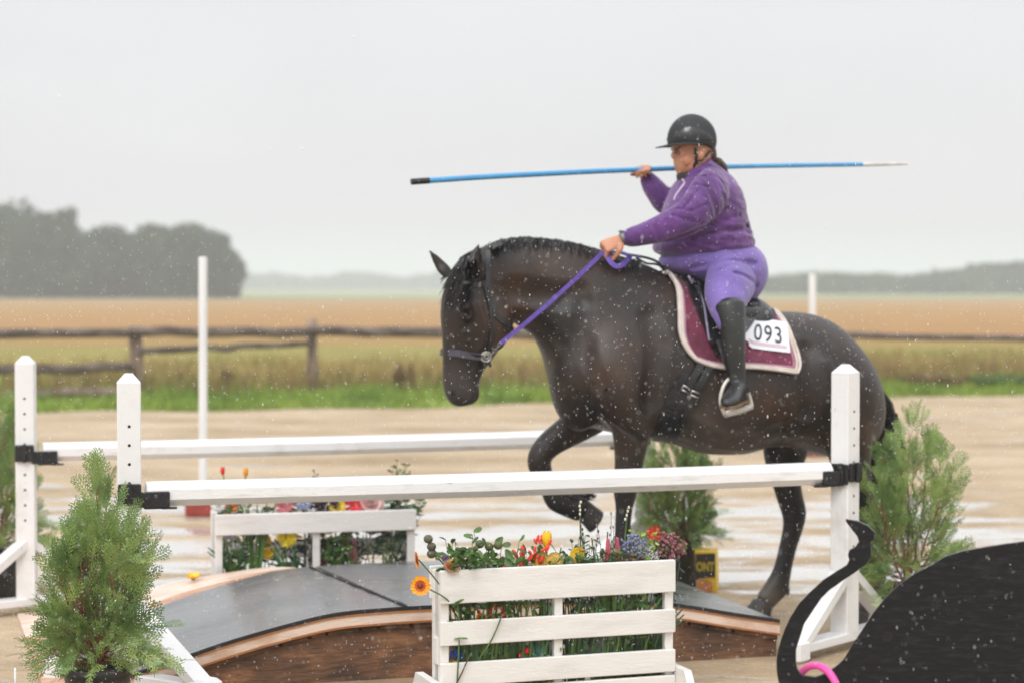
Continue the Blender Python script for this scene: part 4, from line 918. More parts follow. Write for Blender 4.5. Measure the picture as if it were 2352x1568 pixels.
TP=cat([(1996,880,.0),(2014,925,.0),(2028,972,.02),(2036,1030,.02),(2034,1100,.02),(2028,1190,.01),(2018,1290,.0),(2014,1380,.0)],4)
b.tube([H(x,y,o) for x,y,o in TP],[.025+.03*math.sin(math.pi*min(1,.12+i/len(TP)*.85)) for i in range(len(TP))],10)
def troot(i):
    a=random.random()*6.283; r=random.random()**.5; k0=random.choice((0,0,0,3,6)); pts=[]
    for j in range(k0,len(TP),4):
        f=j/len(TP); w=(.02+.065*math.sin(math.pi*min(1,f+.1)))*r; x,y,o=TP[j]; p=H(x,y,o); pts.append(p+HD*math.cos(a)*w+HN*math.sin(a)*w*.8+HD*.012*math.sin(j*.5+i))
    return pts
strands(b,troot,520,.0045); obj('tail',b,hair,horse,smooth=False)
# feather hair on the fetlocks
def feather(dx,dy,off,w,h,dirx=1):
    def f(i):
        p=H(dx+rnd(-w,w),dy+rnd(-h*.5,h*.5),off+rnd(-.03,.03)); return [p,p+HD*dirx*.008-UZ*.012,p+HD*dirx*.010-UZ*.028]
    return f
for a in ((1444,1262,-.17,10,22),(1798,1345,.17,12,22),(2010,1348,-.18,10,24)):
    b=MB(); strands(b,feather(*a),90,.0018); obj('feather_hair',b,hair,horse,smooth=False)
b=MB()
def ff(i):
    p=H(1305+rnd(-12,45),1137+rnd(-3,12),.17+rnd(-.03,.03)); return [p,p+HD*.02+UZ*.005,p+HD*.045-UZ*.004]
strands(b,ff,110,.003); obj('feather_hair',b,hair,horse,smooth=False)
# ------------------------------------------------------------------ BRIDLE
leather=mat('black_leather',(.016,.016,.017),(.008,.008,.009),scale=30,rough=.35,coat=.25,croug=.3,bump=.3,bscale=120,bdist=.003)
padded=mat('noseband_grey_purple',(.10,.085,.115),(.06,.05,.07),scale=20,rough=.6,bump=.3,bscale=80)
steel=mat('steel_ring',(.62,.60,.56),(.5,.48,.45),scale=20,rough=.28,metal=.9)
purple=mat('purple_rein_webbing',(.15,.085,.42),(.10,.055,.32),scale=40,rough=.6,bump=.3,bscale=200,bdist=.002)
bp0=S(1113,817,0)[0]
bri=thing('bridle',tuple(bp0),'black bridle with grey noseband, steel ring and purple reins on the lowered horse head','bridle')
def strapS(name,P,w,t,m,lift=.004,par=None,k=5,bv=None,extra=None):
    Q=cat(P,k); pts=[];nr=[]
    for x,y in Q: p,n=S(x,y,lift,bv); pts.append(p);nr.append(n)
    for i in range(1,len(nr)-1): nr[i]=(nr[i-1]+nr[i]+nr[i+1]).normalized()
    for _ in range(3):
        pts=[pts[0]]+[(pts[i-1]+pts[i]*2+pts[i+1])/4 for i in range(1,len(pts)-1)]+[pts[-1]]
    b=MB(); b.strap(pts,w,t,nr); return obj(name,b,m,par,smooth=False)
strapS('cheekpiece',[(1112,655),(1122,690),(1128,730),(1130,770),(1120,805)],.018,.005,leather,.005,bri)
strapS('throat_strap',[(1120,660),(1128,700),(1142,730),(1160,742),(1176,756)],.018,.005,leather,.006,bri)
strapS('browband',[(1112,650),(1085,655),(1055,640),(1035,632)],.02,.005,leather,.008,bri)
strapS('crownpiece',[(1120,578),(1122,600),(1120,630),(1116,660)],.022,.005,leather,.008,bri)
def loopband(name,pts,w,t,m,par):
    """closed band round the muzzle through near-side picture points and mirrored far points"""
    near=[S(x,y,.007,None,-.1,0)[0] for x,y in pts]; far=[]
    for p in near[::-1]:
        c=piv+HROT@Vector((0,0,0)); ax=HROT@HN; q=p-ax*(2*(p-piv).dot(ax)); far.append(q)
    P=near+far+[near[0]]; ctr=sum((p for p in P),Vector())/len(P); nr=[(p-ctr).normalized() for p in P]; Q=[]
    b=MB(); b.strap(P,w,t,nr); return obj(name,b,m,par,smooth=False)
loopband('noseband',[(1024,808),(1036,809),(1055,811),(1080,815),(1100,818)],.030,.011,padded,bri)
strapS('noseband_strap',[(1080,815),(1100,818),(1116,822),(1126,838)],.018,.006,leather,.006,bri)
def torus(name,c,ax,R0,r,m,par):
    b=MB(); u=ax.orthogonal().normalized(); v=ax.cross(u); rings=[]
    for i in range(29):
        a=2*math.pi*i/28; d=u*math.cos(a)+v*math.sin(a); rings.append([c+d*R0+(d*math.cos(q*math.pi/4)+ax*math.sin(q*math.pi/4))*r for q in range(8)])
    b.loft(rings,cap=False); return obj(name,b,m,par)
rc=S(1113,817,.012)[0]; rax=(HN+UZ*.1).normalized(); torus('bit_ring',rc,rax,.021,.0052,steel,bri)
torus('bit_ring',rc-HN*.004+UZ*.002,rax,.010,.003,steel,bri)
# reins
hand=H(1388,577,-.12); r0=rc+Vector((.02,-.004,.006))
c1_=H(1128,808,-.13); c2_=H(1148,790,-.15)
b=MB()
for k in range(4):
    t=k/3; c=r0.lerp(c2_,.15+.8*t); d=(c2_-r0).normalized(); s=d.cross(HN).normalized() if k%2 else HN
    P=[c+d*math.cos(a)*.012+s*math.sin(a)*.006 for a in [2*math.pi*q/14 for q in range(15)]]; b.tube(P,.0024,6,cap=False)
obj('chain',b,steel,bri)
def sagp(a,b_,sg,n=14): return [a.lerp(b_,i/n)-UZ*math.sin(math.pi*i/n)*sg for i in range(n+1)]
b=MB(); b.strap(sagp(c2_,hand,.012),.0185,.005,-HN); obj('rein',b,purple,bri,smooth=False)
b=MB(); b.strap([H(*q) for q in cat([(1390,577,-.12),(1398,596,-.135),(1410,609,-.15),(1424,611,-.15),(1438,600,-.13),(1448,588,-.10)],4)],.022,.005,-HN); obj('rein',b,purple,bri,smooth=False)
b=MB(); P=[H(1452,590,-.10),H(1425,581,-.08),H(1398,578,-.10),H(1388,577,-.12)]; b.strap([Vector(p) for p in cat([tuple(p) for p in P],4)],.020,.005,UZ-HN*.5); obj('rein',b,purple,bri,smooth=False)
b=MB(); P=[tuple(hr(H(1100,818,.07))),tuple(H(1230,700,.14)),tuple(H(1400,590,.10)),tuple(H(1440,583,.02)),tuple(H(1470,592,-.05))]; b.strap([Vector(p) for p in cat(P,5)],.020,.005,UZ); obj('rein',b,purple,bri,smooth=False)
# ------------------------------------------------------------------ SADDLE PAD
maroon=mat('pad_maroon',(.19,.018,.060),(.10,.010,.032),scale=14,rough=.75,sheen=.3,bump=.7,bscale=9,bdist=.02); cream=mat('pad_border_cream',(.74,.66,.60),(.62,.54,.48),scale=20,rough=.8,sheen=.2,bump=.3,bscale=90)
pink2=mat('pad_piping',(.48,.24,.33),rough=.7)
def coons(top,bot,left,right,nu,nv):
    def ev(P,t):
        L_=[0]
        for a,b_ in zip(P,P[1:]): L_.append(L_[-1]+math.hypot(b_[0]-a[0],b_[1]-a[1]))
        d=t*L_[-1]
        for i in range(len(P)-1):
            if d<=L_[i+1] or i==len(P)-2:
                f=(d-L_[i])/max(1e-6,L_[i+1]-L_[i]); f=min(1,f); return (lerp(P[i][0],P[i+1][0],f),lerp(P[i][1],P[i+1][1],f))
    G_=[]
    for j in range(nv+1):
        v=j/nv; row=[]; Lp,Rp=ev(left,v),ev(right,v)
        for i in range(nu+1):
            u=i/nu; T,B_=ev(top,u),ev(bot,u); p=[]
            for k in (0,1): p.append((1-v)*T[k]+v*B_[k]+(1-u)*Lp[k]+u*Rp[k]-((1-u)*(1-v)*top[0][k]+u*(1-v)*top[-1][k]+(1-u)*v*bot[0][k]+u*v*bot[-1][k]))
            row.append(tuple(p))
        G_.append(row)
    return G_
def patch(name,grid,lift,th,m,par,bv=None,sm=2,mirror=False,relief=None):
    P=[[S(x,y,lift,bv,-.3,-.06) for x,y in row] for row in grid]; X=[[q[0] for q in r] for r in P]; nv,nu=len(X),len(X[0])
    for _ in range(sm):
        Y=[[v.copy() for v in r] for r in X]
        for j in range(1,nv-1):
            for i in range(1,nu-1): Y[j][i]=(X[j][i]*2+X[j-1][i]+X[j+1][i]+X[j][i-1]+X[j][i+1])/6
        X=Y
    b=MB()
    def emit(X,sg):
        V=[];F=[]
        for j in range(nv):
            for i in range(nu):
                a=X[j][min(i+1,nu-1)]-X[j][max(i-1,0)]; c=X[min(j+1,nv-1)][i]-X[max(j-1,0)][i]; n=a.cross(c).normalized()
                if n.dot(HN)*sg>0: n=-n
                r=relief(i/(nu-1),j/(nv-1)) if relief else 0
                V.append(X[j][i]+n*(th/2+r)); 
        o=nv*nu
        for j in range(nv):
            for i in range(nu):
                a=X[j][min(i+1,nu-1)]-X[j][max(i-1,0)]; c=X[min(j+1,nv-1)][i]-X[max(j-1,0)][i]; n=a.cross(c).normalized()
                if n.dot(HN)*sg>0: n=-n
                V.append(X[j][i]-n*th/2)
        for j in range(nv-1):
            for i in range(nu-1): a=j*nu+i; F+= [(a,a+1,a+nu+1,a+nu),(a+o,a+nu+o,a+nu+1+o,a+1+o)]
        for i in range(nu-1): F+= [(i,i+o,i+1+o,i+1),((nv-1)*nu+i,(nv-1)*nu+i+1,(nv-1)*nu+i+1+o,(nv-1)*nu+i+o)]
        for j in range(nv-1): F+= [(j*nu,(j+1)*nu,(j+1)*nu+o,j*nu+o),(j*nu+nu-1,j*nu+nu-1+o,(j+1)*nu+nu-1+o,(j+1)*nu+nu-1)]
        b.add(V,F)
    emit(X,1)
    if mirror: emit([[v-HN*2*(v-HA).dot(HN) for v in r] for r in X],-1)
    o=obj(name,b,m,par); autosmooth(o,50); return o,X
padt=thing('saddle_pad',tuple(S(1700,800)[0]),'maroon quilted saddle pad with cream border and number card under the saddle','saddle pad')
ptop=[(1527,627),(1560,652),(1600,684),(1650,706),(1700,712),(1761,714)]; pleft=[(1527,627),(1551,663),(1557,714),(1560,768),(1575,804),(1596,827)]
pbot=[(1596,827),(1626,839),(1668,847),(1716,845),(1773,850),(1824,857)]; pright=[(1761,714),(1782,724),(1803,751),(1818,790),(1829,835),(1824,857)]
pg=coons(cat(ptop,4),cat(pbot,4),cat(pleft,4),cat(pright,4),44,30)
def quilt(u,v):
    a=(u*9+v*5)%1;c=(u*9-v*5)%1; return .004*(min(a,1-a)*min(c,1-c))**.5*2
_,PX_=patch('pad_panel',pg,.016,.012,maroon,padt,mirror=True,relief=quilt)
nv,nu=len(PX_),len(PX_[0])
edge=[PX_[j][0] for j in range(nv)]+[PX_[nv-1][i] for i in range(1,nu)]+[PX_[j][nu-1] for j in range(nv-2,-1,-1)]
def inset(k):
    return [PX_[j][k] for j in range(0,nv-k)]+[PX_[nv-1-k][i] for i in range(k+1,nu-k)]+[PX_[j][nu-1-k] for j in range(nv-2-k,-1,-1)]
b=MB(); E=[p-HN*.004 for p in inset(0)]; nrs=[-HN+UZ*.1]*len(E)
ctr=PX_[nv//2][nu//2]
b.tube(E,.014,8,flat=.6,up=-HN); b.tube([p-HN*2*(p-HA).dot(HN) for p in E],.014,8,flat=.6,up=HN); 
E2=[p-HN*.006 for p in inset(1)]; b.tube(E2,.010,8,flat=.7,up=-HN); obj('border',b,cream,padt)
b=MB(); b.tube([p-HN*.0095 for p in inset(2)],.0045,6); obj('piping',b,pink2,padt)
# number card
cardm=mat('number_card',(.80,.81,.86),(.74,.75,.80),scale=4,rough=.45); ink=mat('card_ink',(.02,.03,.035),rough=.6); pinkln=mat('card_pink_line',(.75,.42,.48),rough=.6)
bvh_pad=BVHTree.FromPolygons([tuple(v) for v in skin.V],skin.F)
ctop=[(1700,737),(1803,751)]; cbot=[(1700,786),(1713,793),(1722,806),(1809,816)]; cl=[(1700,737),(1700,786)]; crr=[(1803,751),(1809,816)]
cg=coons(ctop,cat(cbot,3),cl,crr,16,10)
card,CX=patch('number_card',cg,.030,.0015,cardm,padt,sm=1)
# digits written on the card, bent to it
ca,cb_,cc,cdn=CX[0][0],CX[0][-1],CX[-1][-1],CX[-1][0]
def cardpt(u,v,l):
    i=min(15,max(0,u*16)); j=min(9,max(0,v*10)); a,c=int(min(i,15)),int(min(j,9)); fu,fv=i-a,j-c
    return CX[c][a].lerp(CX[c][a+1],fu).lerp(CX[c+1][a].lerp(CX[c+1][a+1],fu),fv)-HN*l
cv=bpy.data.curves.new('t','FONT'); cv.body='093'; cv.size=1; cv.align_x='CENTER'; cv.align_y='CENTER'; cv.space_character=1.15; cv.offset=.006; o=bpy.data.objects.new('t',cv); col.objects.link(o)
me=bpy.data.meshes.new_from_object(o.evaluated_get(bpy.context.evaluated_depsgraph_get())); bpy.data.objects.remove(o)
xs_=[v.co.x for v in me.vertices]; ys_=[v.co.y for v in me.vertices]; x0,x1,y0,y1=min(xs_),max(xs_),min(ys_),max(ys_)
for v in me.vertices:
    u=(v.co.x-x0)/(x1-x0); t=1-(v.co.y-y0)/(y1-y0); v.co=cardpt(.27+u*.58,.20+t*.53-.05*u*0,.003)-rootloc(card)
me.materials.clear(); me.materials.append(ink); o=bpy.data.objects.new('number',me); col.objects.link(o); o.parent=card
b=MB(); 
for v0 in (.80,.86): b.strap([cardpt(.15+.05*i,v0,.003) for i in range(17)],.0035,.0006,-HN)
obj('pink_line',b,pinkln,card,smooth=False)
b=MB(); b.tube(Sp([(1712,722),(1728,732),(1744,741)],.034),[.004,.004,.005],6); obj('pin',b,leather,padt)
eg=coons(cat([(1080,612),(1088,588),(1103,570)],3),cat([(1086,648),(1100,640),(1107,585)],3),[(1080,612),(1086,648)],[(1103,570),(1107,585)],8,6)
patch('inner_ear',eg,.0015,.003,hair,horse,sm=1)
# ------------------------------------------------------------------ SADDLE
sad=thing('saddle',tuple(S(1640,700)[0]),'black leather english saddle with white stirrup iron under the rider','saddle')
fl_=coons([(1556,628),(1600,640),(1680,668),(1742,706)],[(1640,822),(1650,820),(1668,812),(1700,780)],cat([(1556,628),(1576,684),(1598,733),(1620,786),(1640,822)],4),cat([(1742,706),(1740,724),(1726,750),(1700,780)],4),20,18)
patch('flap',fl_,.036,.008,leather,sad,mirror=True,sm=3)
fl2=coons([(1566,630),(1590,640),(1620,655),(1650,665)],[(1622,800),(1630,800),(1640,795),(1650,790)],cat([(1566,630),(1590,684),(1608,733),(1622,800)],4),cat([(1650,665),(1655,700),(1655,750),(1650,790)],4),12,14)
patch('knee_roll',fl2,.052,.022,leather,sad,mirror=True,sm=3)
lil=mat('grey_lilac_trim',(.28,.24,.36),rough=.5)
b=MB(); b.tube(Sp(cat([(1570,634),(1588,672),(1604,720),(1612,760),(1618,792)],4),.056),.0055,6); obj('trim',b,lil,sad)
def sring(x,y,hw,dz,rise):   # saddle seat cross-section
    c=H(x,y,0); return [c+HN*hw*math.sin(a)-UZ*(dz*(1-math.cos(a)))+UZ*rise*abs(math.sin(a)) for a in [(-1+2*i/14)*1.45 for i in range(15)]]
b=MB(); prf=[(1548,618,.06,.06,0),(1562,622,.10,.09,0),(1590,648,.13,.10,0),(1630,672,.17,.11,0),(1680,682,.20,.12,.0),(1722,680,.20,.11,0),(1742,690,.18,.09,0),(1752,705,.15,.06,0)]
top=[sring(*p) for p in cat(prf,3)]; bot=[[v-UZ*.05 for v in r] for r in top]
b.loft([r+q[::-1] for r,q in zip(top,bot)]); obj('seat',b,leather,sad)
b=MB(); 
for s in (-1,1): b.tube([H(1590,690,s*.15),H(1650,718,s*.17),H(1720,722,s*.16),H(1772,722,s*.13)],[.03,.04,.042,.03],10)
b.tube([H(1720,702,-.17),H(1745,706,-.10),H(1757,709,0),H(1745,706,.10),H(1720,702,.17)],[.02,.024,.026,.024,.02],8)
obj('panel',b,leather,sad)
# girth with billets and buckles
strapS('girth',[(1590,868),(1565,905),(1548,945),(1535,985),(1524,1008)],.105,.012,leather,.010,sad)
strapS('billet',[(1618,820),(1600,850),(1580,885),(1562,925),(1550,965)],.030,.006,leather,.020,sad); strapS('billet',[(1636,828),(1620,855),(1600,892),(1582,932),(1568,968)],.030,.006,leather,.020,sad)
for x,y in ((1574,892),(1594,902)):
    p,n=S(x,y,.028); b=MB(); dv=(S(x-14,y+28,.028)[0]-p).normalized(); sdv=dv.cross(n).normalized()
    Q=[p+sdv*.019+dv*.010,p-sdv*.019+dv*.010,p-sdv*.019-dv*.010,p+sdv*.019-dv*.010,p+sdv*.019+dv*.010]; b.tube(Q,.004,6); obj('buckle',b,steel,sad)
# grab strap between withers and saddle
b=MB(); b.tube([H(*q) for q in cat([(1448,586,-.02),(1475,590,-.03),(1500,597,-.04),(1514,606,-.06),(1526,622,-.08)],4)],.006,8); b.tube([H(*q) for q in cat([(1460,592,-.08),(1485,605,-.10),(1505,607,-.10),(1526,614,-.08)],4)],.005,8); obj('grab_strap',b,leather,sad)
# stirrup leather and iron (near and far)
iron=mat('stirrup_cream_metal',(.70,.66,.60),(.60,.55,.48),scale=12,rough=.35,metal=.2,coat=.3)
for s in (-1,1):
    o_=.40*s
    b=MB(); b.strap([H(1650,780,s*.385),H(1664,820,s*.40),H(1676,850,o_),H(1683,868,o_)],.026,.006,-HN*1.0); obj('stirrup_leather',b,leather,sad,smooth=False)
    b=MB(); A=cat([(1665,953),(1655,925),(1658,898),(1668,876),(1683,866),(1700,872),(1714,892),(1722,912),(1727,932)],5)
    b.tube([H(x,y,o_+ (x-1690)*.0006) for x,y in A],.0085,8)
    b.tube([H(1664,951,o_-.01),H(1696,943,o_),H(1728,932,o_+.02)],[.015,.016,.015],8,flat=.55,up=UZ); obj('stirrup_iron',b,iron,sad)
# ------------------------------------------------------------------ RIDER
skinm=mat('skin',(.56,.27,.155),(.48,.21,.12),scale=14,rough=.5,sss=.06,bump=.15,bscale=180,bdist=.001)
jackm=mat('jacket_purple_fleece',(.130,.040,.215),(.068,.018,.120),scale=9,rough=.78,sheen=.35,bump=.55,bscale=24,bdist=.010,stretch=(1,1,1))
legm=mat('leggings_lavender',(.20,.135,.43),(.14,.09,.33),scale=7,rough=.72,sheen=.25,bump=.4,bscale=14,bdist=.010)
bootm=mat('boot_black_leather',(.022,.024,.024),(.012,.013,.013),scale=10,rough=.38,coat=.2,croug=.35,bump=.5,bscale=16,bdist=.008)
solem=mat('boot_sole_tan',(.24,.15,.08),(.14,.09,.05),scale=20,rough=.7)
helm=mat('helmet_matte_black',(.030,.034,.037),(.022,.025,.028),scale=12,rough=.62,spec=.3,bump=.15,bscale=200,bdist=.001)
helg=mat('helmet_gloss_panel',(.006,.006,.007),rough=.12,coat=.5)
hairm=mat('hair_brown',(.085,.045,.025),(.03,.017,.011),scale=50,rough=.5)
def sect(mb,Sx,k=4,pw=.9,n=26):
    rings=[body_ring(s[0],s[1],s[2],s[3],s[4],s[5],s[6],n,pw) for s in cat(Sx,k)]
    c0=sum(rings[0],Vector())/n; c1=sum(rings[-1],Vector())/n; d0=(c0-sum(rings[1],Vector())/n); d1=(c1-sum(rings[-2],Vector())/n)
    mb.loft([[c0+(v-c0)*.6+d0*.8 for v in rings[0]]]+rings+[[c1+(v-c1)*.6+d1*.8 for v in rings[-1]]])
def hand(mb,wrist,fwd,palm,thumb,curl,spread=0,s=1.0,tc=.5):
    """fwd: wrist->knuckles, palm: direction the palm faces, thumb: side of the thumb"""
    f=fwd.normalized(); p=(palm-f*palm.dot(f)).normalized(); t=f.cross(p); 
    if t.dot(thumb)<0: t=-t
    rings=[]
    for d,w_,th in ((-.02,.024,.020),(.0,.026,.020),(.03,.034,.021),(.06,.041,.019),(.085,.041,.016),(.096,.034,.011)):
        c=wrist+f*d*s; rings.append([c+t*math.cos(2*math.pi*i/14)*w_*s-p*math.sin(2*math.pi*i/14)*th*s*.8 for i in range(14)])
    mb.loft(rings)
    for k,(y,L_) in enumerate(((.031,.074),(.011,.083),(-.010,.077),(-.030,.060))):
        a=0; P=[wrist+f*.070*s+t*y*s*.9,wrist+f*.088*s+t*y*s]; d=f
        for q,(fr,c_) in enumerate(((.45,curl[0]),(.30,curl[1]),(.25,curl[2]))):
            a+=R(c_*(1+.08*(k-1.5)*(.5 if q else 1))); d=f*math.cos(a)+p*math.sin(a); P.append(P[-1]+(d+t*spread*y*6)*L_*s*fr)
        mb.tube(P+[P[-1]+d*.004],[.0095*s,.0095*s,.0085*s,.0078*s,.0068*s,.003*s],9)
    b0=wrist+f*.018*s+t*.024*s; P=[b0,b0+(f*.5+t*.6+p*.25).normalized()*.032*s]; d=(f*.8+t*(.45-tc*.5)+p*tc).normalized(); P.append(P[-1]+d*.030*s); d=(f*.85+p*(tc+.1)-t*.05).normalized(); P.append(P[-1]+d*.024*s)
    mb.tube(P+[P[-1]+d*.003],[.014*s,.0125*s,.0105*s,.009*s,.004*s],10)
prt=H(1650,600,0)
person=thing('person',tuple(prt),'rider in purple jacket, lavender leggings and black helmet holding a blue pole over the shoulder','person')
# ---- body : head, neck, trunk, arms, hands, legs : one continuous surface
bd=MB()
sect(bd,[(1552,300,1628,298,.060,0,0),(1541,320,1640,318,.075,0,0),(1545,338,1641,334,.077,0,0),(1547,350,1639,350,.074,0,.02),(1548,362,1632,366,.070,0,.05),(1549,374,1622,380,.068,0,.05),(1551,386,1612,391,.062,0,.05),(1556,397,1600,400,.045,0,.02)],4,.95,30)
limb(bd,[(1590,372,78,.058,0),(1600,395,84,.062,0),(1612,420,90,.07,0)])
limb(bd,[(1580,392,44,.05,0),(1572,398,30,.036,0)])
sect(bd,[(1565,420,1650,400,.10,0,0),(1556,445,1680,435,.15,0,0),(1545,500,1690,490,.165,0,0),(1530,550,1700,540,.17,0,0),(1535,600,1730,590,.17,0,0),(1575,640,1735,640,.15,0,0)],3)
limb(bd,[(1552,350,10,.010,0),(1546,357,13,.013,0),(1549,362,11,.013,0)],2,10)   # nose
limb(bd,[(1550,369,7,.017,0),(1554,371,9,.020,0)],2,10); limb(bd,[(1553,376,7,.016,0),(1557,377,8,.018,0)],2,10)   # lips
limb(bd,[(1558,392,16,.022,0),(1566,394,18,.026,0)],2,10)  # chin
limb(bd,[(1548,342,8,.05,0),(1554,343,8,.055,0)],2,10)    # brow ridge
for s in (-1,1):
    limb(bd,[(1606,350,13,.006,s*.076),(1611,356,18,.007,s*.082),(1608,366,12,.006,s*.076)],2,10)
    limb(bd,[(1575,362,26,.018,s*.052),(1582,372,30,.018,s*.052)],2,10)
# arms inside the sleeves
limb(bd,[(1640,425,56,.04,-.16),(1600,480,46,.036,-.20),(1560,510,40,.034,-.21),(1500,530,34,.03,-.18),(1455,543,28,.026,-.14),(1432,549,26,.022,-.125)])
limb(bd,[(1612,425,56,.04,.16),(1575,450,40,.034,.21),(1534,460,34,.03,.242),(1510,436,28,.026,.246),(1486,406,26,.024,.285)])
limb(bd,[(1680,625,80,.05,-.12),(1676,655,70,.055,-.22),(1670,700,56,.045,-.33),(1682,760,46,.05,-.40),(1690,850,34,.035,-.41),(1692,890,34,.035,-.41)])
limb(bd,[(1680,625,80,.05,.12),(1676,655,70,.055,.22),(1670,700,56,.045,.33),(1682,760,46,.05,.40),(1690,850,34,.035,.41),(1692,890,34,.035,.41)])
w1=H(1430,549,-.125); hand(bd,w1,H(1385,568,-.12)-w1,-UZ*.75+HN*.55,-HN*.4-UZ*.0+HN*-.6,(70,82,45),0,1.02,.6)
w2=H(1481,400,.298); hand(bd,w2,-HD*.42+UZ*.30-HN*.80,-UZ*.85-HN*.2,-HD,(55,78,50),0,.95,.3)
bdm=fuse(bd,.0040,3,.5); bvb=snapper(bdm)
pe=[S(1556,352,0,bvb,-.05,-.05)[0]]; push(bdm,pe,.015,HN*.006+HD*.004)
bvb=snapper(bdm)
obj('body',bdm,skinm,person)
eyew=mat('eye_white_rider',(.30,.22,.19),rough=.3); 
for s in (-1,1):
    b=MB(); b.ball(H(1556,352,s*.036),(.0085,.0085,.0065),10,7); b.m=1; b.ball(H(1555,352,s*.038)-HD*.005,(.0048,.0055,.0052),8,6); obj('eye',b,[eyew,eyem],person)
    b=MB(); b.strap([H(1549,345,s*.016),H(1550,343.5,s*.030),H(1556,345,s*.052)],.006,.004,-HD); obj('eyebrow',b,hairm,person,smooth=False)
# ---- jacket
jk=MB()
sect(jk,[(1560,412,1652,384,.085,0,0),(1550,428,1672,404,.145,0,0),(1541,450,1691,434,.185,0,0),(1531,480,1701,464,.20,0,0),(1522,510,1706,495,.205,0,0),(1514,540,1713,523,.21,0,0),(1507,562,1721,543,.215,0,0),(1511,578,1724,556,.215,0,0),(1526,587,1722,567,.20,0,0)],4,.85,34)
limb(jk,[(1648,420,86,.05,-.13),(1632,440,98,.066,-.185),(1606,476,92,.070,-.225),(1578,500,84,.066,-.235),(1545,516,74,.062,-.225),(1510,528,62,.056,-.20),(1475,539,52,.048,-.165),(1450,545,46,.042,-.145),(1438,547,38,.036,-.135)],4,18)
limb(jk,[(1612,415,86,.05,.13),(1592,436,88,.066,.19),(1562,458,72,.062,.235),(1532,465,62,.056,.25),(1516,449,56,.052,.25),(1498,426,48,.044,.262),(1485,407,36,.034,.280)],4,18)
limb(jk,[(1640,400,60,.05,0),(1606,398,92,.086,0),(1600,392,90,.084,0)],3,20)
jm=fuse(jk,.0060,4,.5); bvj=snapper(jm)
def fold(m,bv,P,r,d,mirror=False):
    pts=Sp(P,0,bv); push(m,pts,r,HN*d)
def J(P,r,d): fold(jm,bvj,P,r,d)
J([(1720,521),(1680,530),(1630,536),(1590,548)],.020,.020)
J([(1640,506),(1600,527),(1560,542),(1522,556)],.022,.026)
J([(1700,495),(1660,508),(1640,516)],.018,.012)
J([(1716,556),(1650,562),(1580,566)],.016,.008)
J([(1545,495),(1575,505),(1612,512)],.012,.010); J([(1555,480),(1590,486),(1622,470)],.012,.008); J([(1600,440),(1590,458),(1570,480)],.014,.009)
J([(1505,520),(1512,535),(1510,548)],.008,.007); J([(1485,524),(1490,540)],.008,.006); J([(1530,505),(1545,528)],.010,.007)
J([(1660,440),(1675,470),(1670,490)],.015,-.008); J([(1580,430),(1600,424),(1625,430)],.012,.008); J([(1620,545),(1680,546),(1712,540)],.02,-.008)
random.seed(3)
for v in jm.V:
    u_=(v-HA).dot(HD); z_=v.z; o_=(v-HA).dot(HN); px_=1176+4573*v.x/v.y
    if px_<1530 or abs(o_)>.215: rg=noise.noise(Vector((u_*26+z_*9,o_*7,z_*7)))
    else: rg=noise.noise(Vector((u_*7,o_*7,z_*30+u_*6)))
    n=noise.noise(v*22)*.002+noise.noise(v*9)*.004+(.5-abs(rg)*2)*.0085; v+=(-HN*n if (v-HA).dot(HN)<.05 else HN*n)
bvj=snapper(jm); obj('jacket',jm,jackm,person)
b=MB(); P=[S(x,y,.003,bvj)[0] for x,y in cat([(1566,412),(1571,421),(1562,434),(1552,448),(1547,460)],4)]; b.tube(P,.0045,6); obj('zip',b,mat('zip_lilac',(.55,.45,.62),rough=.4),person)
b=MB(); 
for c,r_ in ((H(1446,546,-.140),.036),(H(1439,547,-.137),.033)):
    pass
ax=(H(1400,556,-.12)-H(1450,545,-.14)).normalized(); u=ax.cross(HN).normalized(); v_=ax.cross(u); 
rings=[]
for d,r_ in ((-.006,.031),(.0,.033),(.012,.032),(.018,.028)):
    c=H(1440,547,-.136)+ax*d; rings.append([c+u*math.cos(2*math.pi*i/20)*r_+v_*math.sin(2*math.pi*i/20)*r_*.95 for i in range(20)])
b.loft(rings); obj('cuff',b,jackm,person)
watchm=mat('watch_grey',(.22,.24,.25),rough=.3,metal=.4); c=H(1430,547,-.131); b=MB(); rings=[]
for d,r_ in ((-.010,.0265),(-.009,.029),(.009,.0285),(.010,.0265)): rings.append([c+ax*d+u*math.cos(2*math.pi*i/20)*r_*.95+v_*math.sin(2*math.pi*i/20)*r_*1.05 for i in range(20)])
b.loft(rings); b.box(c-u*.031 if u.z<0 else c+u*.031,(.026,.026,.008),bev=.003); obj('watch',b,watchm,person)
# neck gaiter
b=MB(); 
sect(b,[(1556,400,1606,396,.056,0,0),(1556,409,1622,398,.066,0,0),(1560,418,1634,402,.074,0,0)],3); obj('neck_gaiter',b,blackpl,person)
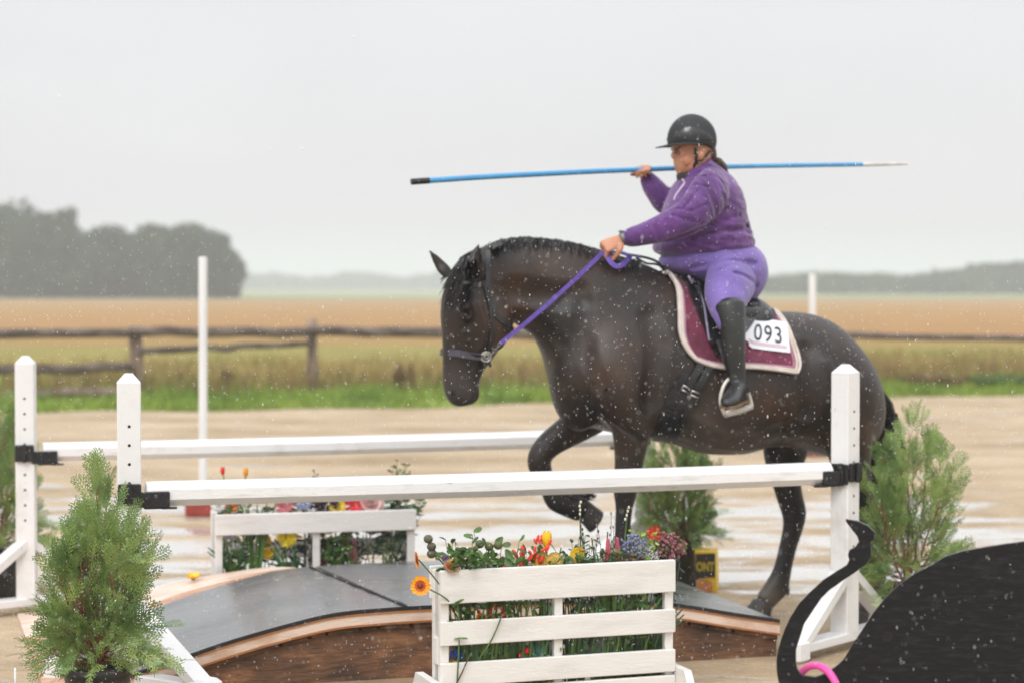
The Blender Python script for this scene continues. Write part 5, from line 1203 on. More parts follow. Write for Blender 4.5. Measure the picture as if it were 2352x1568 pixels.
# ---- leggings
lg=MB()
sect(lg,[(1540,578,1718,564,.185,0,0),(1524,590,1728,568,.200,0,0),(1520,604,1744,586,.212,0,0),(1526,617,1752,608,.215,0,0),(1556,632,1754,632,.205,0,0),(1585,648,1746,660,.185,0,0),(1600,665,1728,690,.15,0,0)],4,.85,34)
for s in (-1,1):
    limb(lg,[(1690,615,120,.07,s*.10),(1684,635,128,.085,s*.17),(1674,658,122,.09,s*.24),(1667,684,104,.085,s*.30),(1668,706,84,.072,s*.345),(1674,728,70,.060,s*.375),(1679,750,60,.052,s*.39)],4,20)
lm=fuse(lg,.0065,4,.5); bvl=snapper(lm)
def Lg(P,r,d): fold(lm,bvl,P,r,d)
Lg([(1535,618),(1590,616),(1640,606),(1690,600),(1735,606)],.026,.018); Lg([(1690,628),(1720,640),(1742,658)],.020,.016); Lg([(1600,636),(1640,618),(1690,606)],.016,.012); Lg([(1530,598),(1600,590),(1690,582)],.014,.006); Lg([(1650,712),(1690,708)],.018,.006)
for v in lm.V:
    n=noise.noise(v*16)*.0035; v+=(-HN*n if (v-HA).dot(HN)<.05 else HN*n)
bvl=snapper(lm); obj('leggings',lm,legm,person)
# ---- boots
for s in (-1,1):
    bt_=MB(); limb(bt_,[(1676,703,76,.066,s*.375),(1679,722,70,.062,s*.388),(1683,750,60,.056,s*.402),(1686,790,53,.052,s*.408),(1689,830,47,.045,s*.41),(1692,862,44,.042,s*.41),(1693,888,46,.044,s*.412),(1692,910,48,.046,s*.416)],4,20)
    A=H(1698,905,s*.40); B_=A-HD*.10+HN*s*.13-UZ*.015 if s<0 else A-HD*.10+HN*.13-UZ*.015
    A0=A+HD*.02-HN*s*.015; rings=[]
    dv=(B_-A0); L_=dv.length; dv.normalize(); sd_=dv.cross(UZ).normalized()
    for t,w_,h_,up_ in ((-.14,.022,.022,.012),(-.05,.032,.034,.016),(.15,.036,.050,.024),(.4,.036,.044,.016),(.65,.042,.034,.004),(.85,.040,.027,-.004),(1.0,.028,.020,-.008),(1.06,.012,.010,-.010)):
        c=A0+dv*L_*t*1.25+UZ*up_; rings.append([c+sd_*math.cos(2*math.pi*i/16)*w_+UZ*math.sin(2*math.pi*i/16)*h_ for i in range(16)])
    bt_.loft(rings); bm2=fuse(bt_,.0065,3,.5); root=obj('boot',bm2,bootm,person)
    b=MB(); rings=[]
    for t,w_ in ((-.14,.024),(-.03,.034),(.15,.034),(.35,.033),(.65,.043),(.85,.041),(1.02,.026)):
        c=A0+dv*L_*t*1.25; c.z=(A0+dv*L_*t*1.25).z-.026-(.006 if t<.3 else 0); rings.append([c+sd_*w_+UZ*.006,c+sd_*w_-UZ*.006,c-sd_*w_-UZ*.006,c-sd_*w_+UZ*.006])
    b.loft(rings); obj('sole',b,solem,root,smooth=False)
# ---- helmet
HC=H(1588,322,0); b=MB(); n=36; rings=[]; ta=R(8)
def hdir(a): return -HD*math.cos(a)+HN*math.sin(a)   # a=0 front
def rim(a):  # rim height relative to centre, lower at the back
    c=math.cos(a); return -.018*(c+1)/2*1.0-.012+(-.046)*((1-c)/2)**1.5+.012*math.sin(a)**2
for k in range(15):
    t=k/14; ring=[]
    for i in range(n):
        a=2*math.pi*i/n; c=math.cos(a); z0=rim(a); z1=.116; fr=.112 if c>0 else .118
        ph=math.asin(max(-1,z0/.118)); q=lerp(ph,math.pi/2-.001,t); rx=math.cos(q)*fr; ry=math.cos(q)*.097; 
        ring.append(HC+(-HD)*c*rx+HN*math.sin(a)*ry+UZ*math.sin(q)*.118)
    rings.append(ring)
inner_=[[HC+(v-HC)*.9 for v in rings[0]],[HC+(v-HC)*.86+UZ*.01 for v in rings[3]]]
b.loft(inner_[::-1]+rings); hel=obj('helmet',b,helm,person)
# visor : flat peak with the lip running back to the temples
b=MB(); rings=[]
for i in range(25):
    a=R(-100)+R(200)*i/24; ex=.058*max(0,math.cos(a*.9))**1.3+.004; r0=HC+hdir(0)*math.cos(a)*.108+HN*math.sin(a)*.094+UZ*(rim(a)+.004)
    o_=r0+(hdir(0)*math.cos(a)+HN*math.sin(a)*.35).normalized()*ex+UZ*(-.006-.10*ex); rings.append([r0+UZ*.005,o_+UZ*.002,o_-UZ*.003,r0-UZ*.004])
b.loft(rings); obj('visor',b,helm,hel)
def onhel(a,q,l=.002): return HC+(-HD)*math.cos(a)*math.cos(q)*(.112+l if math.cos(a)>0 else .118+l)+HN*math.sin(a)*math.cos(q)*(.097+l)+UZ*math.sin(q)*(.118+l)
for s in (-1,1):
    b=MB(); rings=[]
    for i in range(14):
        t=i/13; a=s*(R(22)+R(105)*t); q0=R(-2)-R(3)*t; q1=q0+R(6)+R(24)*math.sin(math.pi*t)**.8; rings.append([onhel(a,q0,.0005),onhel(a,(q0*.67+q1*.33),.0025),onhel(a,(q0*.33+q1*.67),.0025),onhel(a,q1,.0005)])
    b.loft(rings,cap=False,closed=False); obj('gloss_panel',b,helg,hel)
for s in (-1,1):
    b=MB(); b.strap([H(1597,338,s*.083),H(1598,356,s*.078),H(1599,372,s*.071),H(1592,386,s*.060),H(1578,398,s*.040),H(1566,405,s*.012)],.014,.004,HN*s); b.strap([H(1632,346,s*.070),H(1616,364,s*.076),H(1600,376,s*.071)],.012,.004,HN*s); obj('chin_strap',b,blackpl,hel,smooth=False)
# ---- hair: nape and pony tail
b=MB(); limb(b,[(1622,340,40,.06,0),(1630,360,30,.055,0),(1634,372,18,.035,0)],3,14); b.tube([H(1634,368,0),H(1648,374,.0),H(1660,386,.005),H(1668,398,.01)],[.020,.026,.024,.010],10)
def pt(i):
    y0=rnd(-7,7); k=rnd(-.025,.025); e=rnd(.8,1.08); return [H(1632,366+y0*.4,k*.5),H(1646,371+y0,k),H(lerp(1646,1662,e),lerp(371,387,e)+y0,k),H(lerp(1646,1674,e),lerp(371,402,e)+y0*.6,k*.7)]
strands(b,pt,160,.0022); obj('ponytail',b,hairm,person,smooth=False)
# ------------------------------------------------------------------ BLUE POLE
pole=thing('lance_pole',tuple(H(1467,391,.225)),'long sky blue pole with black butt and white tip held over the rider shoulder','pole')
bluem=mat('pole_blue',(.065,.33,.62),(.05,.27,.54),scale=5,rough=.38,coat=.2)
PP=cat([(945,418,.12,.0130),(1100,407.5,.155,.0128),(1250,399.5,.185,.0125),(1364,394,.205,.0122),(1467,390,.222,.0120),(1560,386.5,.235,.0117),(1700,382.5,.26,.0112),(1850,380,.29,.0107),(1980,378.2,.31,.0102),(2050,377,.325,.0080),(2084,376.4,.33,.0060)],30)
def seg(name,x0,x1,m,extra=0):
    Q=[q for q in PP if x0-1<=q[0]<=x1+1]; b=MB(); b.tube([H(q[0],q[1],q[2]) for q in Q],[q[3]+extra for q in Q],14); autosmooth(obj(name,b,m,pole),60)
seg('shaft',985,1981,bluem); seg('butt',900,988,blackpl,.0012); seg('tip',1979,2100,mat('tip_white',(.68,.67,.66),(.5,.49,.48),scale=20,rough=.5),.0006)
# ------------------------------------------------------------------ FLOWERS
stemg=mat('stem_green',(.10,.19,.04),(.06,.11,.025),scale=20,rough=.6); leafg=mat('leaf_green',(.10,.20,.035),(.045,.10,.02),scale=12,rough=.45); leafb=mat('leaf_blue_green',(.10,.19,.12),(.055,.11,.075),scale=12,rough=.55)
straplf=mat('strap_leaf',(.07,.19,.055),(.035,.10,.035),scale=8,rough=.45); dusty=mat('dusty_leaf',(.22,.27,.23),(.13,.17,.13),scale=12,rough=.7); drk=mat('dark_foliage',(.035,.06,.04),(.02,.03,.03),scale=10,rough=.6); brn=mat('brown_twig',(.13,.075,.05),(.07,.04,.03),scale=10,rough=.8)
FC={}
def fc(c,c2=None):
    k=(c,c2)
    if k not in FC: FC[k]=mat('petal_%d'%len(FC),c,c2,scale=25,rough=.55)
    return FC[k]
cam_d=Vector((0,-1,.12)).normalized()
def petal(b,c,d,n,L_,w_,cup=.25):
    s=d.cross(n).normalized(); V=[];F=[]
    for j,(t,k) in enumerate(((0,.25),(.35,.85),(.7,1),(.92,.6),(1,.12))):
        p=c+d*L_*t+n*L_*cup*t*t; V+= [p-s*w_*k/2+n*.001,p+n*(-.0015 if 0<j<4 else 0),p+s*w_*k/2+n*.001]
    for j in range(4): F+= [(3*j,3*j+1,3*j+4,3*j+3),(3*j+1,3*j+2,3*j+5,3*j+4)]
    b.add(V,F)
def leaf(b,p,d,L_,w_,up=None):
    n=up or Vector((rnd(-1,1),rnd(-1,1),rnd(.2,1))).normalized(); n=(n-d*n.dot(d)).normalized(); petal(b,p,d,n,L_,w_,-.15)
def basis(n):
    u=n.orthogonal().normalized(); return u,n.cross(u)
def stalk(t,P,m,r=.0028):
    b=MB(); Q=cat([tuple(p) for p in P],4); b.tube(Q,[r]*len(Q),6); obj('stem',b,m,t)
def flower(kind,px,py,Y,size,c,label,base=None,name=None,cat_='flower',c2=None,norm=None,lm=None,leaves=4,group=None):
    h=W(px,py,Y); t=thing(name or 'flower',(0,0,0),label,cat_,group)
    if base is None: base=Vector((h.x+rnd(-.05,.05),h.y+rnd(-.02,.03),.06)); lo_,hi_=(ql.x+.10,qr.x-.10) if Y>8.5 else (PX+.06,PX+PL*math.cos(PR)-.05); base.x=max(lo_,min(hi_,base.x))
    t.location=base; lm=lm or leafg; n=(norm or Vector((rnd(-.3,.3),-1,rnd(.1,.6)))).normalized(); u,v=basis(n)
    s=size*Y/4573/2  # radius in metres from picture diameter
    mid=base.lerp(h,.55)+Vector((rnd(-.03,.03),rnd(-.015,.015),.02))
    if kind not in('strap','leafy','spray'): stalk(t,[base,mid,h-n*.004],stemg if kind!='twig' else brn)
    b=MB()
    if kind=='daisy':
        m=13
        for i in range(m):
            a=6.283*i/m+rnd(-.08,.08); d=u*math.cos(a)+v*math.sin(a); petal(b,h,d,n,s*rnd(.9,1.05),s*.55,.12)
        obj('petals',b,[fc(c,c2)],t,smooth=False); b=MB(); b.ball(h+n*s*.10,(s*.30,s*.30,s*.14),12,6,Matrix((u,v,n)).transposed()); obj('flower_centre',b,fc((.20,.035,.01),(.10,.02,.01)),t)
        b=MB()
        for i in range(m): a=6.283*i/m; d=u*math.cos(a)+v*math.sin(a); petal(b,h+n*.0015,d,n,s*.55,s*.26,.14)
        obj('petal_flush',b,fc((.62,.10,.01)),t,smooth=False)
    elif kind=='spider':
        for i in range(46):
            a=rnd(0,6.28); e=rnd(-.2,1.2); d=(u*math.cos(a)+v*math.sin(a)+n*e*.6).normalized(); petal(b,h,d,n,s*rnd(.7,1.05),s*.17,.2)
        obj('petals',b,fc(c,c2),t,smooth=False)
    elif kind=='tulip':
        for k in range(2):
            for i in range(3):
                a=6.283*(i/3+k/6); d=Vector((math.cos(a),math.sin(a),0)); P=[];V=[];F=[]
                for j in range(7):
                    f=j/6; r=s*.62*math.sin(math.pi*(.12+.62*f))*(1-.06*k); z=h.z-s*.9+f*s*2; w_=s*.85*math.sin(math.pi*min(1,.18+.80*f))**.7; sd_=Vector((-d.y,d.x,0)); cc=Vector((h.x,h.y,z))+d*r
                    V+= [cc-sd_*w_*.5-d*w_*.18,cc,cc+sd_*w_*.5-d*w_*.18]
                for j in range(6): F+= [(3*j,3*j+1,3*j+4,3*j+3),(3*j+1,3*j+2,3*j+5,3*j+4)]
                b.add(V,F)
        obj('petals',b,fc(c,c2),t)
    elif kind=='rose':
        for k in range(4):
            m=3+k*2; r=s*(.25+.25*k)
            for i in range(m):
                a=6.283*i/m+k; d=(u*math.cos(a)+v*math.sin(a)); petal(b,h+n*s*(.5-.18*k),(d*(.35+.25*k)+n*(.8-.25*k)).normalized(),n if k>1 else -d,r+s*.15,r+s*.35,.15)
        obj('petals',b,fc(c,c2),t,smooth=False)
    elif kind=='buds':
        for i in range(14):
            p=h+u*rnd(-1,1)*s+v*rnd(-1,1)*s*.8+n*rnd(-.3,.3)*s; d=((p-h)*.6+Vector((rnd(-.02,.02),0,.03))).normalized(); b.tube([p-d*s*.28,p-d*s*.1,p+d*s*.12,p+d*s*.28],[s*.05,s*.12,s*.13,s*.05],7)
        obj('bud_cluster',b,fc(c,c2),t)
        b=MB()
        for i in range(6): leaf(b,h-Vector((0,0,s*.6)),Vector((rnd(-1,1),rnd(-.4,.2),rnd(-.3,.7))).normalized(),s*.9,s*.3)
        obj('leaves',b,lm,t,smooth=False)
    elif kind=='pods':
        for i in range(3):
            p=h+Vector((rnd(-1,1)*s,0,rnd(-.7,.7)*s)) if i else h; b.ball(p,(s*.42,s*.42,s*.40),10,7)
        obj('pod_cluster',b,fc(c,c2),t)
    elif kind=='cluster':
        for i in range(150):
            d=Vector((random.gauss(0,1),random.gauss(0,1),random.gauss(0,1))).normalized()*random.random()**.35; p=h+Vector((d.x*s,d.y*s*.8,d.z*s*.8)); b.ball(p,s*rnd(.07,.13),5,4)
        obj('florets',b,fc(c,c2),t)
    elif kind=='spike':
        for i in range(60):
            f=i/60; a=i*2.4; r=s*.26*(1-f*.8); p=h+Vector((math.cos(a)*r,math.sin(a)*r,(f-.5)*2*s)); b.ball(p,(s*.09,s*.09,s*.12),5,4)
        obj('florets',b,fc(c,c2),t)
    elif kind=='twig':
        tb2=MB()
        for i in range(5):
            top=h+Vector((rnd(-1,1)*s*.5,rnd(-.02,.02),rnd(-.3,1)*s)); P=[base,base.lerp(top,.5)+Vector((rnd(-.02,.02),0,0)),top]; tb2.tube(P,[.0025,.0018,.001],5)
            for j in range(7):
                f=.5+.5*j/6; p=P[1].lerp(top,(f-.5)*2)+Vector((rnd(-.006,.006),0,0)); b.ball(p,(.0035,.0035,.0065),6,4)
        obj('branches',tb2,brn,t); obj('bud_cluster',b,fc(c,c2),t)
    elif kind=='catkin':
        for i in range(4):
            f=1-i*.22; p=base.lerp(h,.72+.28*f)+Vector((rnd(-.004,.004),0,0)); p.z=h.z-i*s*.42; b.ball(p,(s*.12,s*.12,s*.17),9,6)
        obj('catkins',b,fc(c,c2),t)
    elif kind=='strap':
        for i in range(16):
            a=rnd(-1,1); top=h+Vector((a*s*1.1,rnd(-.03,.03),rnd(-.6,.3)*s)); P=cat([tuple(base+Vector((a*.02,0,0))),tuple(base.lerp(top,.5)+Vector((-a*.015,0,.03))),tuple(top)],4); b.strap([Vector(p) for p in P],[.013*(1-j/len(P))**.5+.001 for j in range(len(P))],.0012,Vector((rnd(-.4,.4),-1,0)))
        obj('leaves',b,lm,t,smooth=False)
    elif kind=='leafy':
        tb2=MB()
        for i in range(8):
            top=h+Vector((rnd(-1,1)*s,rnd(-.03,.03),rnd(-.5,.9)*s)); P=[base,base.lerp(top,.55)+Vector((rnd(-.02,.02),0,.01)),top]; tb2.tube(P,[.0028,.002,.0012],5)
            for j in range(9):
                f=.35+.65*j/8; p=P[1].lerp(top,(f-.35)/.65) ; leaf(b,p,Vector((rnd(-1,1),rnd(-.8,.3),rnd(-.4,.8))).normalized(),rnd(.022,.04)*max(.6,s*14),rnd(.013,.022)*max(.6,s*14))
        obj('stem',tb2,stemg,t); obj('leaves',b,lm,t,smooth=False); return t
    elif kind=='spray':
        for i in range(40):
            d=Vector((rnd(-1,1),rnd(-.5,.5),rnd(.1,1.2))).normalized(); p=base.lerp(h,rnd(.3,1)); leaf(b,p,d,s*rnd(.3,.7),s*.05)
        obj('leaves',b,lm,t,smooth=False)
    if kind in('daisy','spider','tulip','rose','spike','cluster') and leaves:
        b=MB()
        for i in range(leaves):
            f=rnd(.35,.85); p=base.lerp(h,f); leaf(b,p,Vector((rnd(-1,1),rnd(-.5,.3),rnd(-.1,.8))).normalized(),rnd(.03,.055),rnd(.012,.022))
        obj('leaves',b,lm,t,smooth=False)
    return t
random.seed(77)
c7=crop(980,1260,3.267); cr_=crop(400,1120,3.564)
MF=rotz(PR)
def yf(px,d=.10):   # depth inside the front planter at a picture column
    x=(px-1176)/4573.0; Y0=PY
    for _ in range(4): X=x*Y0; Y0=PY+math.tan(PR)*(X-PX)
    return Y0+d
def FL(kind,x,y,size,c,label,d=.065,**k):
    px,py=c7(x,y); return flower(kind,px,py,yf(px,d),size,c,label,**k)
OR=(.85,.33,.01); RD=(.75,.035,.015); YL=(.88,.60,.02); PK=(.62,.13,.15)
yA=yf(1000,-.06)
base0=Vector((PX+.10,PY+.10,.30))
FL('daisy',150,550,48,(.90,.42,.01),'orange daisy with a brown red eye hanging left of the front planter',d=-.06,base=base0,norm=Vector((.05,-1,.1)),c2=(.82,.30,.01),leaves=0)
FL('daisy',130,345,42,OR,'orange daisy seen edge on, topmost at the left of the front planter',d=-.04,base=base0,norm=Vector((-1,-.25,-.1)),leaves=0)
FL('pods',240,240,52,(.10,.10,.06),'round grey brown seed pods on thin stems above the hanging daisies',cat_='seed pods',name='seed_pod_stem',c2=(.05,.05,.03),base=base0)
FL('pods',270,306,26,(.14,.20,.10),'single green bud just below the grey seed pods',cat_='bud',name='flower_bud',base=base0)
FL('daisy',395,400,44,(.16,.04,.22),'dark purple and yellow flower lying on the left top corner of the front planter',c2=(.55,.38,.04),norm=Vector((.3,-.6,.7)),d=.0)
FL('cluster',350,330,20,(.26,.05,.50),'small bright purple flower beside the green branches in the front planter',leaves=0)
FL('leafy',470,270,110,(0,0,0),'leafy green branch at the left end of the front planter',cat_='foliage',name='leafy_branch')
FL('leafy',560,390,90,(0,0,0),'ivy like leaves hanging over the top slat of the front planter',cat_='foliage',name='leafy_branch',d=-.02,base=Vector((W(*c7(560,300),yf(1080,.05)))))
FL('leafy',760,300,120,(0,0,0),'leafy green branch left of the coral buds in the front planter',cat_='foliage',name='leafy_branch')
FL('pods',550,265,34,(.16,.17,.05),'olive green bud above the left leafy branch of the front planter',cat_='bud',name='flower_bud')
FL('pods',700,240,50,(.10,.12,.04),'pair of dark olive buds between the two leafy branches of the front planter',cat_='bud',name='flower_bud')
FL('buds',970,370,84,(.85,.055,.025),'cluster of coral red buds low at the middle of the front planter',c2=(.70,.03,.015),cat_='flower',name='coral_flower')
FL('buds',1085,235,58,(.86,.07,.03),'coral red buds beside the yellow tulip',cat_='flower',name='coral_flower')
FL('tulip',1160,185,38,YL,'bright yellow tulip, tallest bloom of the front planter',name='tulip',c2=(.80,.48,.01))
FL('rose',1115,360,40,(.85,.58,.13),'pale yellow rose right of the coral buds',name='rose',c2=(.80,.50,.10))
FL('rose',1225,350,34,(.80,.60,.16),'smaller pale yellow rose right of the first yellow rose',name='rose')
FL('rose',1410,310,34,YL,'small yellow flower half way along the front planter top',name='rose')
FL('leafy',1340,340,90,(0,0,0),'grey green leaves around the small yellow flower in the front planter',cat_='foliage',name='leafy_branch',lm=leafb)
FL('leafy',1450,210,64,(0,0,0),'dusty blue green eucalyptus sprig above the front planter',cat_='foliage',name='eucalyptus_sprig',lm=leafb)
FL('twig',1520,170,120,(.05,.05,.03),'thin brown budded twigs rising in the middle of the front planter',cat_='twig',name='budded_twig')
FL('twig',1645,120,100,(.22,.20,.15),'pale twigs rising before the horse lifted hoof',cat_='twig',name='budded_twig')
def CK(dx,dy,n_,label):
    t=flower('catkin',dx,dy,yf(dx,.10),44,(.72,.68,.58),label,name='catkin_branch',cat_='twig',c2=(.62,.58,.48)); return t
CK(1332,1152,4,'stem of cream catkins in front of the lifted hoof'); CK(1442,1164,4,'stem of cream catkins in front of the standing foreleg')
FL('spike',1645,270,54,(.62,.12,.14),'first pink flower spike in the front planter',c2=(.45,.08,.10)); FL('spike',1722,262,54,(.66,.14,.18),'second pink flower spike, nearer the blue grey thistle',c2=(.45,.08,.12))
FL('cluster',1830,240,74,(.22,.25,.36),'blue grey thistle head in the right half of the front planter',c2=(.13,.15,.22),name='thistle',lm=leafb)
FL('cluster',1820,330,64,(.30,.17,.11),'dried rust brown flower head below the blue grey thistle',c2=(.15,.10,.06))
FL('strap',1660,340,120,(0,0,0),'low bright green grass blades behind the right top of the front planter',cat_='foliage',name='tufted_plant',lm=leafg)
FL('leafy',1935,190,60,(0,0,0),'lime green leaf sprig beside the coral lily',cat_='foliage',name='leafy_branch',lm=fc((.30,.48,.06)))
FL('spider',2015,130,40,(.78,.10,.06),'coral lily near the right end of the front planter',c2=(.66,.07,.05))
FL('cluster',1985,300,44,(.72,.70,.66),'small white flowers near the right end of the front planter')
FL('cluster',2130,240,84,(.30,.11,.12),'large dusty pink hydrangea at the right end of the front planter',c2=(.20,.07,.07),name='hydrangea')
FL('leafy',2110,330,70,(0,0,0),'dark leaves below the dusty pink hydrangea',cat_='foliage',name='leafy_branch',lm=drk)
# behind the slats of the front planter
FL('strap',520,760,120,(0,0,0),'green strap leaves in the upper left gap of the front planter',cat_='foliage',name='strap_leaf_plant',lm=straplf)
FL('strap',1000,730,150,(0,0,0),'green strap leaves left of the middle upright of the front planter',cat_='foliage',name='strap_leaf_plant',lm=straplf)
for k,(x,y,l_) in enumerate(((1400,740,'green strap leaves just right of the middle upright of the front planter'),(1560,800,'second clump of strap leaves right of the middle upright'),(1760,680,'tall bright strap leaves in the right half of the front planter'),(1900,690,'tall strap leaves near the right upright of the front planter'),(2040,720,'strap leaves against the right upright of the front planter'))):
    FL('strap',x,y,120,(0,0,0),l_,cat_='foliage',name='strap_leaf_plant',lm=(straplf,dusty,leafg,straplf,leafb)[k],group='strap leaves standing in the front planter')
FL('spray',560,1000,190,(0,0,0),'fan of dark green blades in the lower left gap of the front planter',cat_='foliage',name='palm_leaf',lm=straplf,base=W(*c7(1000,1190),yf(1120,.10)))
FL('spray',1500,1000,150,(0,0,0),'dusty grey green filler in the lower right gap of the front planter',cat_='foliage',name='filler_plant',lm=dusty)
FL('spray',1800,1010,150,(0,0,0),'dark filler leaves at the lower right of the front planter',cat_='foliage',name='filler_plant',lm=drk)
FL('buds',740,760,64,RD,'red buds seen through the upper left gap of the front planter',name='coral_flower')
FL('daisy',640,815,30,OR,'small orange daisy seen through the upper left gap of the front planter',norm=Vector((0,-1,.2)))
FL('pods',1000,1075,34,(.85,.02,.02),'red berries in a row in the lower left gap of the front planter',name='berry_stem',cat_='berries',d=.05)
FL('cluster',430,1105,36,(.05,.12,.52),'bright blue flower in the lower left corner of the front planter',name='flower',d=.05)
FL('rose',1100,1065,34,(.10,.30,.42),'teal blue flower left of the middle upright in the lower gap',d=.05)
FL('rose',415,1165,22,YL,'small yellow flower under the bright blue flower',d=.05)
FL('rose',1180,1322,26,YL,'yellow flower at the bottom of the front planter',d=.05)
b=MB()
for i in range(420):
    gx=rnd(1030,1525); y_=yf(gx,rnd(.03,.10)); top=W(gx,0,y_); z0=rnd(.08,.545) if i%3 else rnd(.46,.56); p=Vector((top.x,y_,z0)); leaf(b,p,Vector((rnd(-1,1),rnd(-.6,.3),rnd(-.2,1))).normalized(),rnd(.025,.05),rnd(.010,.022))
for i in range(130):
    gx=rnd(1030,1525); y_=yf(gx,rnd(.04,.10)); top=W(gx,0,y_); x=top.x; h_=rnd(.25,.50); k=rnd(-.06,.06); b.strap([(x,y_,.045),(x+k*.4,y_,h_*.5+.03),(x+k,y_,h_)],[.010,.009,.002],.001,Vector((rnd(-.3,.3),-1,0)))
obj('filler_foliage',b,leafg,smooth=False,kind='stuff',label='mixed green filler leaves packed between the flowers of the front planter',cat_='foliage')
b=MB()
for i in range(330):
    f=rnd(.06,.95); p=Vector((lerp(ql.x,qr.x,f)+.03,lerp(ql.y,qr.y,f)-rnd(.03,.13),rnd(.2,.50))); leaf(b,p,Vector((rnd(-1,1),rnd(-.6,.3),rnd(-.2,1))).normalized(),rnd(.03,.055),rnd(.012,.024))
obj('filler_foliage',b,drk,smooth=False,kind='stuff',label='dark green filler leaves packed between the flowers of the rear planter',cat_='foliage')
# dangling stems in front of the slats
for P,l_,m_ in (([(800,790),(770,870),(720,980),(640,1110)],'thin green stem hanging in front of the middle slat',stemg),([(560,1080),(520,1160),(480,1250),(440,1330)],'dark red drooping stem crossing the lower slat',brn)):
    t=thing('loose_stem',tuple(W(*c7(*P[-1]),yf(c7(*P[-1])[0],-.03))),l_+' of the front planter','stem'); b=MB(); b.tube(cat([tuple(W(*c7(*p),yf(c7(*p)[0],-.02))) for p in P],4),.0028,6); obj('stalk',b,m_,t)
# ---- rear planter
def RL(kind,x,y,size,c,label,**k):
    px,py=cr_(x,y); return flower(kind,px,py,9.45+(px-700)*.0006+rnd(-.03,.03),size,c,label,**k)
RL('tulip',512,105,18,(.80,.04,.02),'red bud sticking up above the near rail at the left of the rear planter',name='tulip',leaves=0); RL('tulip',712,118,20,(.82,.38,.02),'orange bud sticking up above the near rail, right of the red bud',name='tulip',leaves=0)
RL('twig',1325,150,30,(.1,.1,.08),'dark twig tip above the near rail over the rear planter',cat_='twig',name='budded_twig')
RL('leafy',2070,90,54,(0,0,0),'olive fern tip above the near rail at the right of the rear planter',cat_='foliage',name='fern_sprig',lm=fc((.26,.28,.12)))
RL('buds',545,420,48,(.85,.20,.02),'orange red flowers at the left top of the rear planter',name='coral_flower'); RL('rose',470,395,30,(.78,.76,.74),'white flower left of the orange ones at the rear planter',name='rose')
RL('leafy',640,400,80,(0,0,0),'pale green leaves at the left top of the rear planter',cat_='foliage',name='leafy_branch',lm=fc((.30,.36,.15)))
RL('strap',850,400,110,(0,0,0),'green grass tuft at the top of the rear planter',cat_='foliage',name='tufted_plant',lm=leafg)
RL('spider',1070,420,56,(.55,.18,.20),'dusky pink lily at the top of the rear planter',name='flower'); RL('cluster',1230,385,44,(.45,.50,.72),'pale blue flowers at the middle top of the rear planter'); RL('cluster',1400,400,70,(.06,.025,.035),'dark plum flower head at the middle top of the rear planter')
RL('rose',1510,420,34,(.85,.66,.10),'yellow and cream flower right of the dark plum head',name='rose'); RL('spider',1650,405,60,(.75,.05,.07),'bright red lily at the top right of the rear planter',c2=(.6,.04,.05)); RL('rose',1790,385,60,(.72,.48,.46),'pale pink rose right of the red lily',name='rose',c2=(.62,.38,.36))
RL('leafy',1990,400,110,(0,0,0),'dark blue green foliage at the right end of the rear planter',cat_='foliage',name='leafy_branch',lm=leafb); RL('leafy',2230,380,70,(0,0,0),'green sprig sticking out past the right end of the rear planter',cat_='foliage',name='leafy_branch')
RL('strap',590,780,110,(0,0,0),'dark green leaves under the top slat at the left of the rear planter',cat_='foliage',name='strap_leaf_plant',lm=straplf,group='leaves standing in the rear planter')
RL('leafy',680,850,80,(0,0,0),'broad dark leaves low at the left of the rear planter',cat_='foliage',name='leafy_branch')
RL('cluster',580,670,30,(.55,.56,.72),'pale lilac flower under the top slat of the rear planter')
RL('spider',1078,672,60,(.92,.78,.02),'large spidery yellow flower in the rear planter',c2=(.88,.66,.01),norm=Vector((0,-1,.1)))
RL('rose',880,705,26,(.85,.50,.02),'amber flower left of the large yellow one',name='rose'); RL('rose',905,810,28,(.90,.60,.02),'yellow orange flower below the amber one',name='rose')
RL('strap',1060,800,100,(0,0,0),'dark green stems below the large yellow flower',cat_='foliage',name='strap_leaf_plant',lm=straplf,group='leaves standing in the rear planter')
RL('twig',1230,700,110,(.10,.07,.05),'brown twigs in the middle of the rear planter',cat_='twig',name='budded_twig'); RL('spray',1240,820,80,(0,0,0),'dark spiky leaves beside the red buds of the rear planter',cat_='foliage',name='filler_plant',lm=drk)
RL('tulip',1350,805,20,(.85,.02,.015),'small red bud low in the rear planter',name='tulip',leaves=0); RL('tulip',1392,868,20,(.80,.015,.02),'second small red bud just above the bridge edge',name='tulip',leaves=0)
RL('leafy',1450,780,100,(0,0,0),'mid green leaves right of the red buds in the rear planter',cat_='foliage',name='leafy_branch'); RL('leafy',1560,790,110,(0,0,0),'dark moss green leaves in the right half of the rear planter',cat_='foliage',name='leafy_branch',lm=drk)
RL('spike',1580,690,70,(.52,.20,.20),'dusty pink drooping blossom under the top slat of the rear planter',c2=(.35,.12,.12)); RL('spike',1655,790,54,(.56,.24,.24),'lower dusty pink blossom in the rear planter',c2=(.35,.12,.12))
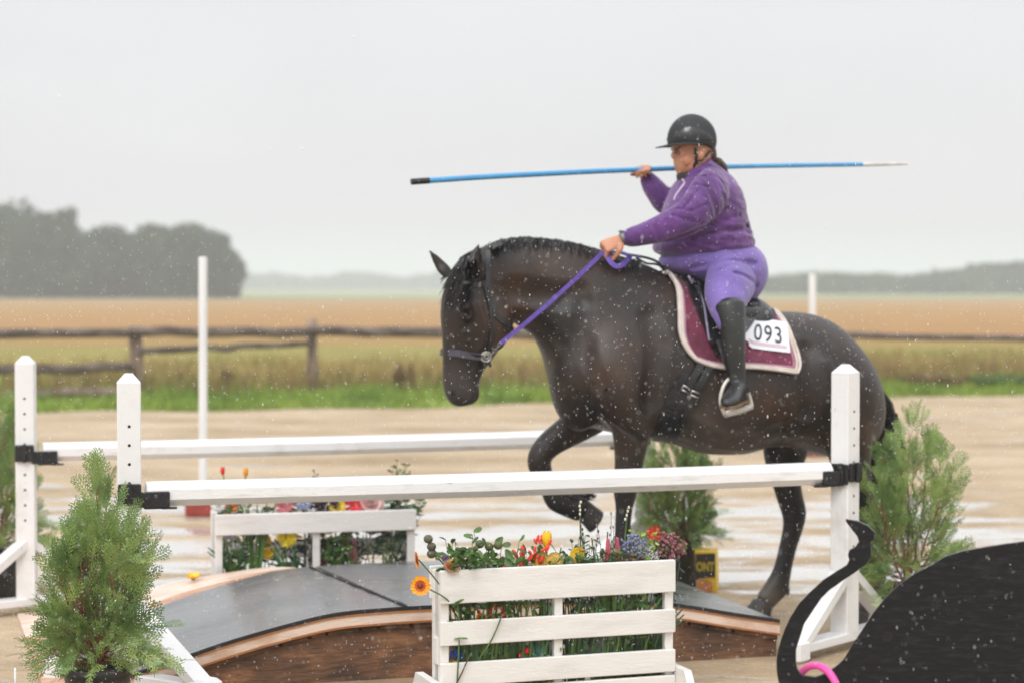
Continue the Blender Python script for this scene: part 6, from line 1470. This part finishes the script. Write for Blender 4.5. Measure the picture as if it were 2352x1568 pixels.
RL('twig',1800,720,130,(.08,.06,.05),'brown stalks at the right of the rear planter',cat_='twig',name='budded_twig'); RL('spray',1960,640,100,(0,0,0),'pale green grass at the right of the rear planter',cat_='foliage',name='filler_plant',lm=fc((.26,.32,.14)))
# fallen yellow flower on the bridge edge
p0=Bp(-2.62,1.22,zp(-2.62)); px,py=447,1334
q=Bp(-2.235,1.535,zp(-2.235)-.008)
t=thing('fallen_flower',tuple(q),'single yellow flower with a dark eye lying on the far edge of the bridge','flower'); b=MB()
for i in range(9):
    a=6.283*i/9; d=Vector((math.cos(a),math.sin(a)*.8,.35 if math.sin(a)<0 else .75)).normalized(); petal(b,q+Vector((0,0,.004)),d,Vector((0,0,1)),.042,.022,.1)
obj('petals',b,fc((.90,.60,.01),(.82,.48,.01)),t,smooth=False); b=MB(); b.ball(q+Vector((0,-.006,.012)),(.011,.011,.010),9,6); obj('flower_centre',b,fc((.02,.012,.008)),t)
# small white stake by the left corner
g=W(35,1560,7.4); b=MB(); b.tube([(g.x,7.4,0),(g.x,7.4,g.z+.045)],.004,8); tg_=obj('plastic_stake',b,tagm,label='thin white plastic stake in the sand at the lower left corner',cat_='stake')
# ------------------------------------------------------------------ RAIN
random.seed(1234); V=[];F=[]
for i in range(19000):
    Y=rnd(4.6,9.0) if random.random()<.95 else rnd(1.5,4.6); dx=rnd(-200,2552); dy=rnd(-100,1668); p=W(dx,dy,Y)
    if p.z<.03: continue
    r=rnd(.0004,.0010)*(1 if random.random()<.96 else 1.6)*(.5 if Y<4 else 1); hgt=r*rnd(1.2,4.5); o=len(V)
    V+= [p+Vector(q) for q in ((r,0,0),(0,r,0),(-r,0,0),(0,-r,0),(0,0,hgt),(0,0,-hgt))]
    F+= [(o+a,o+(a+1)%4,o+4) for a in range(4)]+[(o+(a+1)%4,o+a,o+5) for a in range(4)]
m=MB(); m.add(V,F); rainm=mat('raindrop',(.95,.96,.98),(.9,.92,.95),rough=.15,spec=1)  # opaque white: sky light refracted by clear drops is painted into the colour
obj('rain',m,rainm,kind='stuff',label='falling raindrops scattered in the air around horse and jumps',cat_='rain')
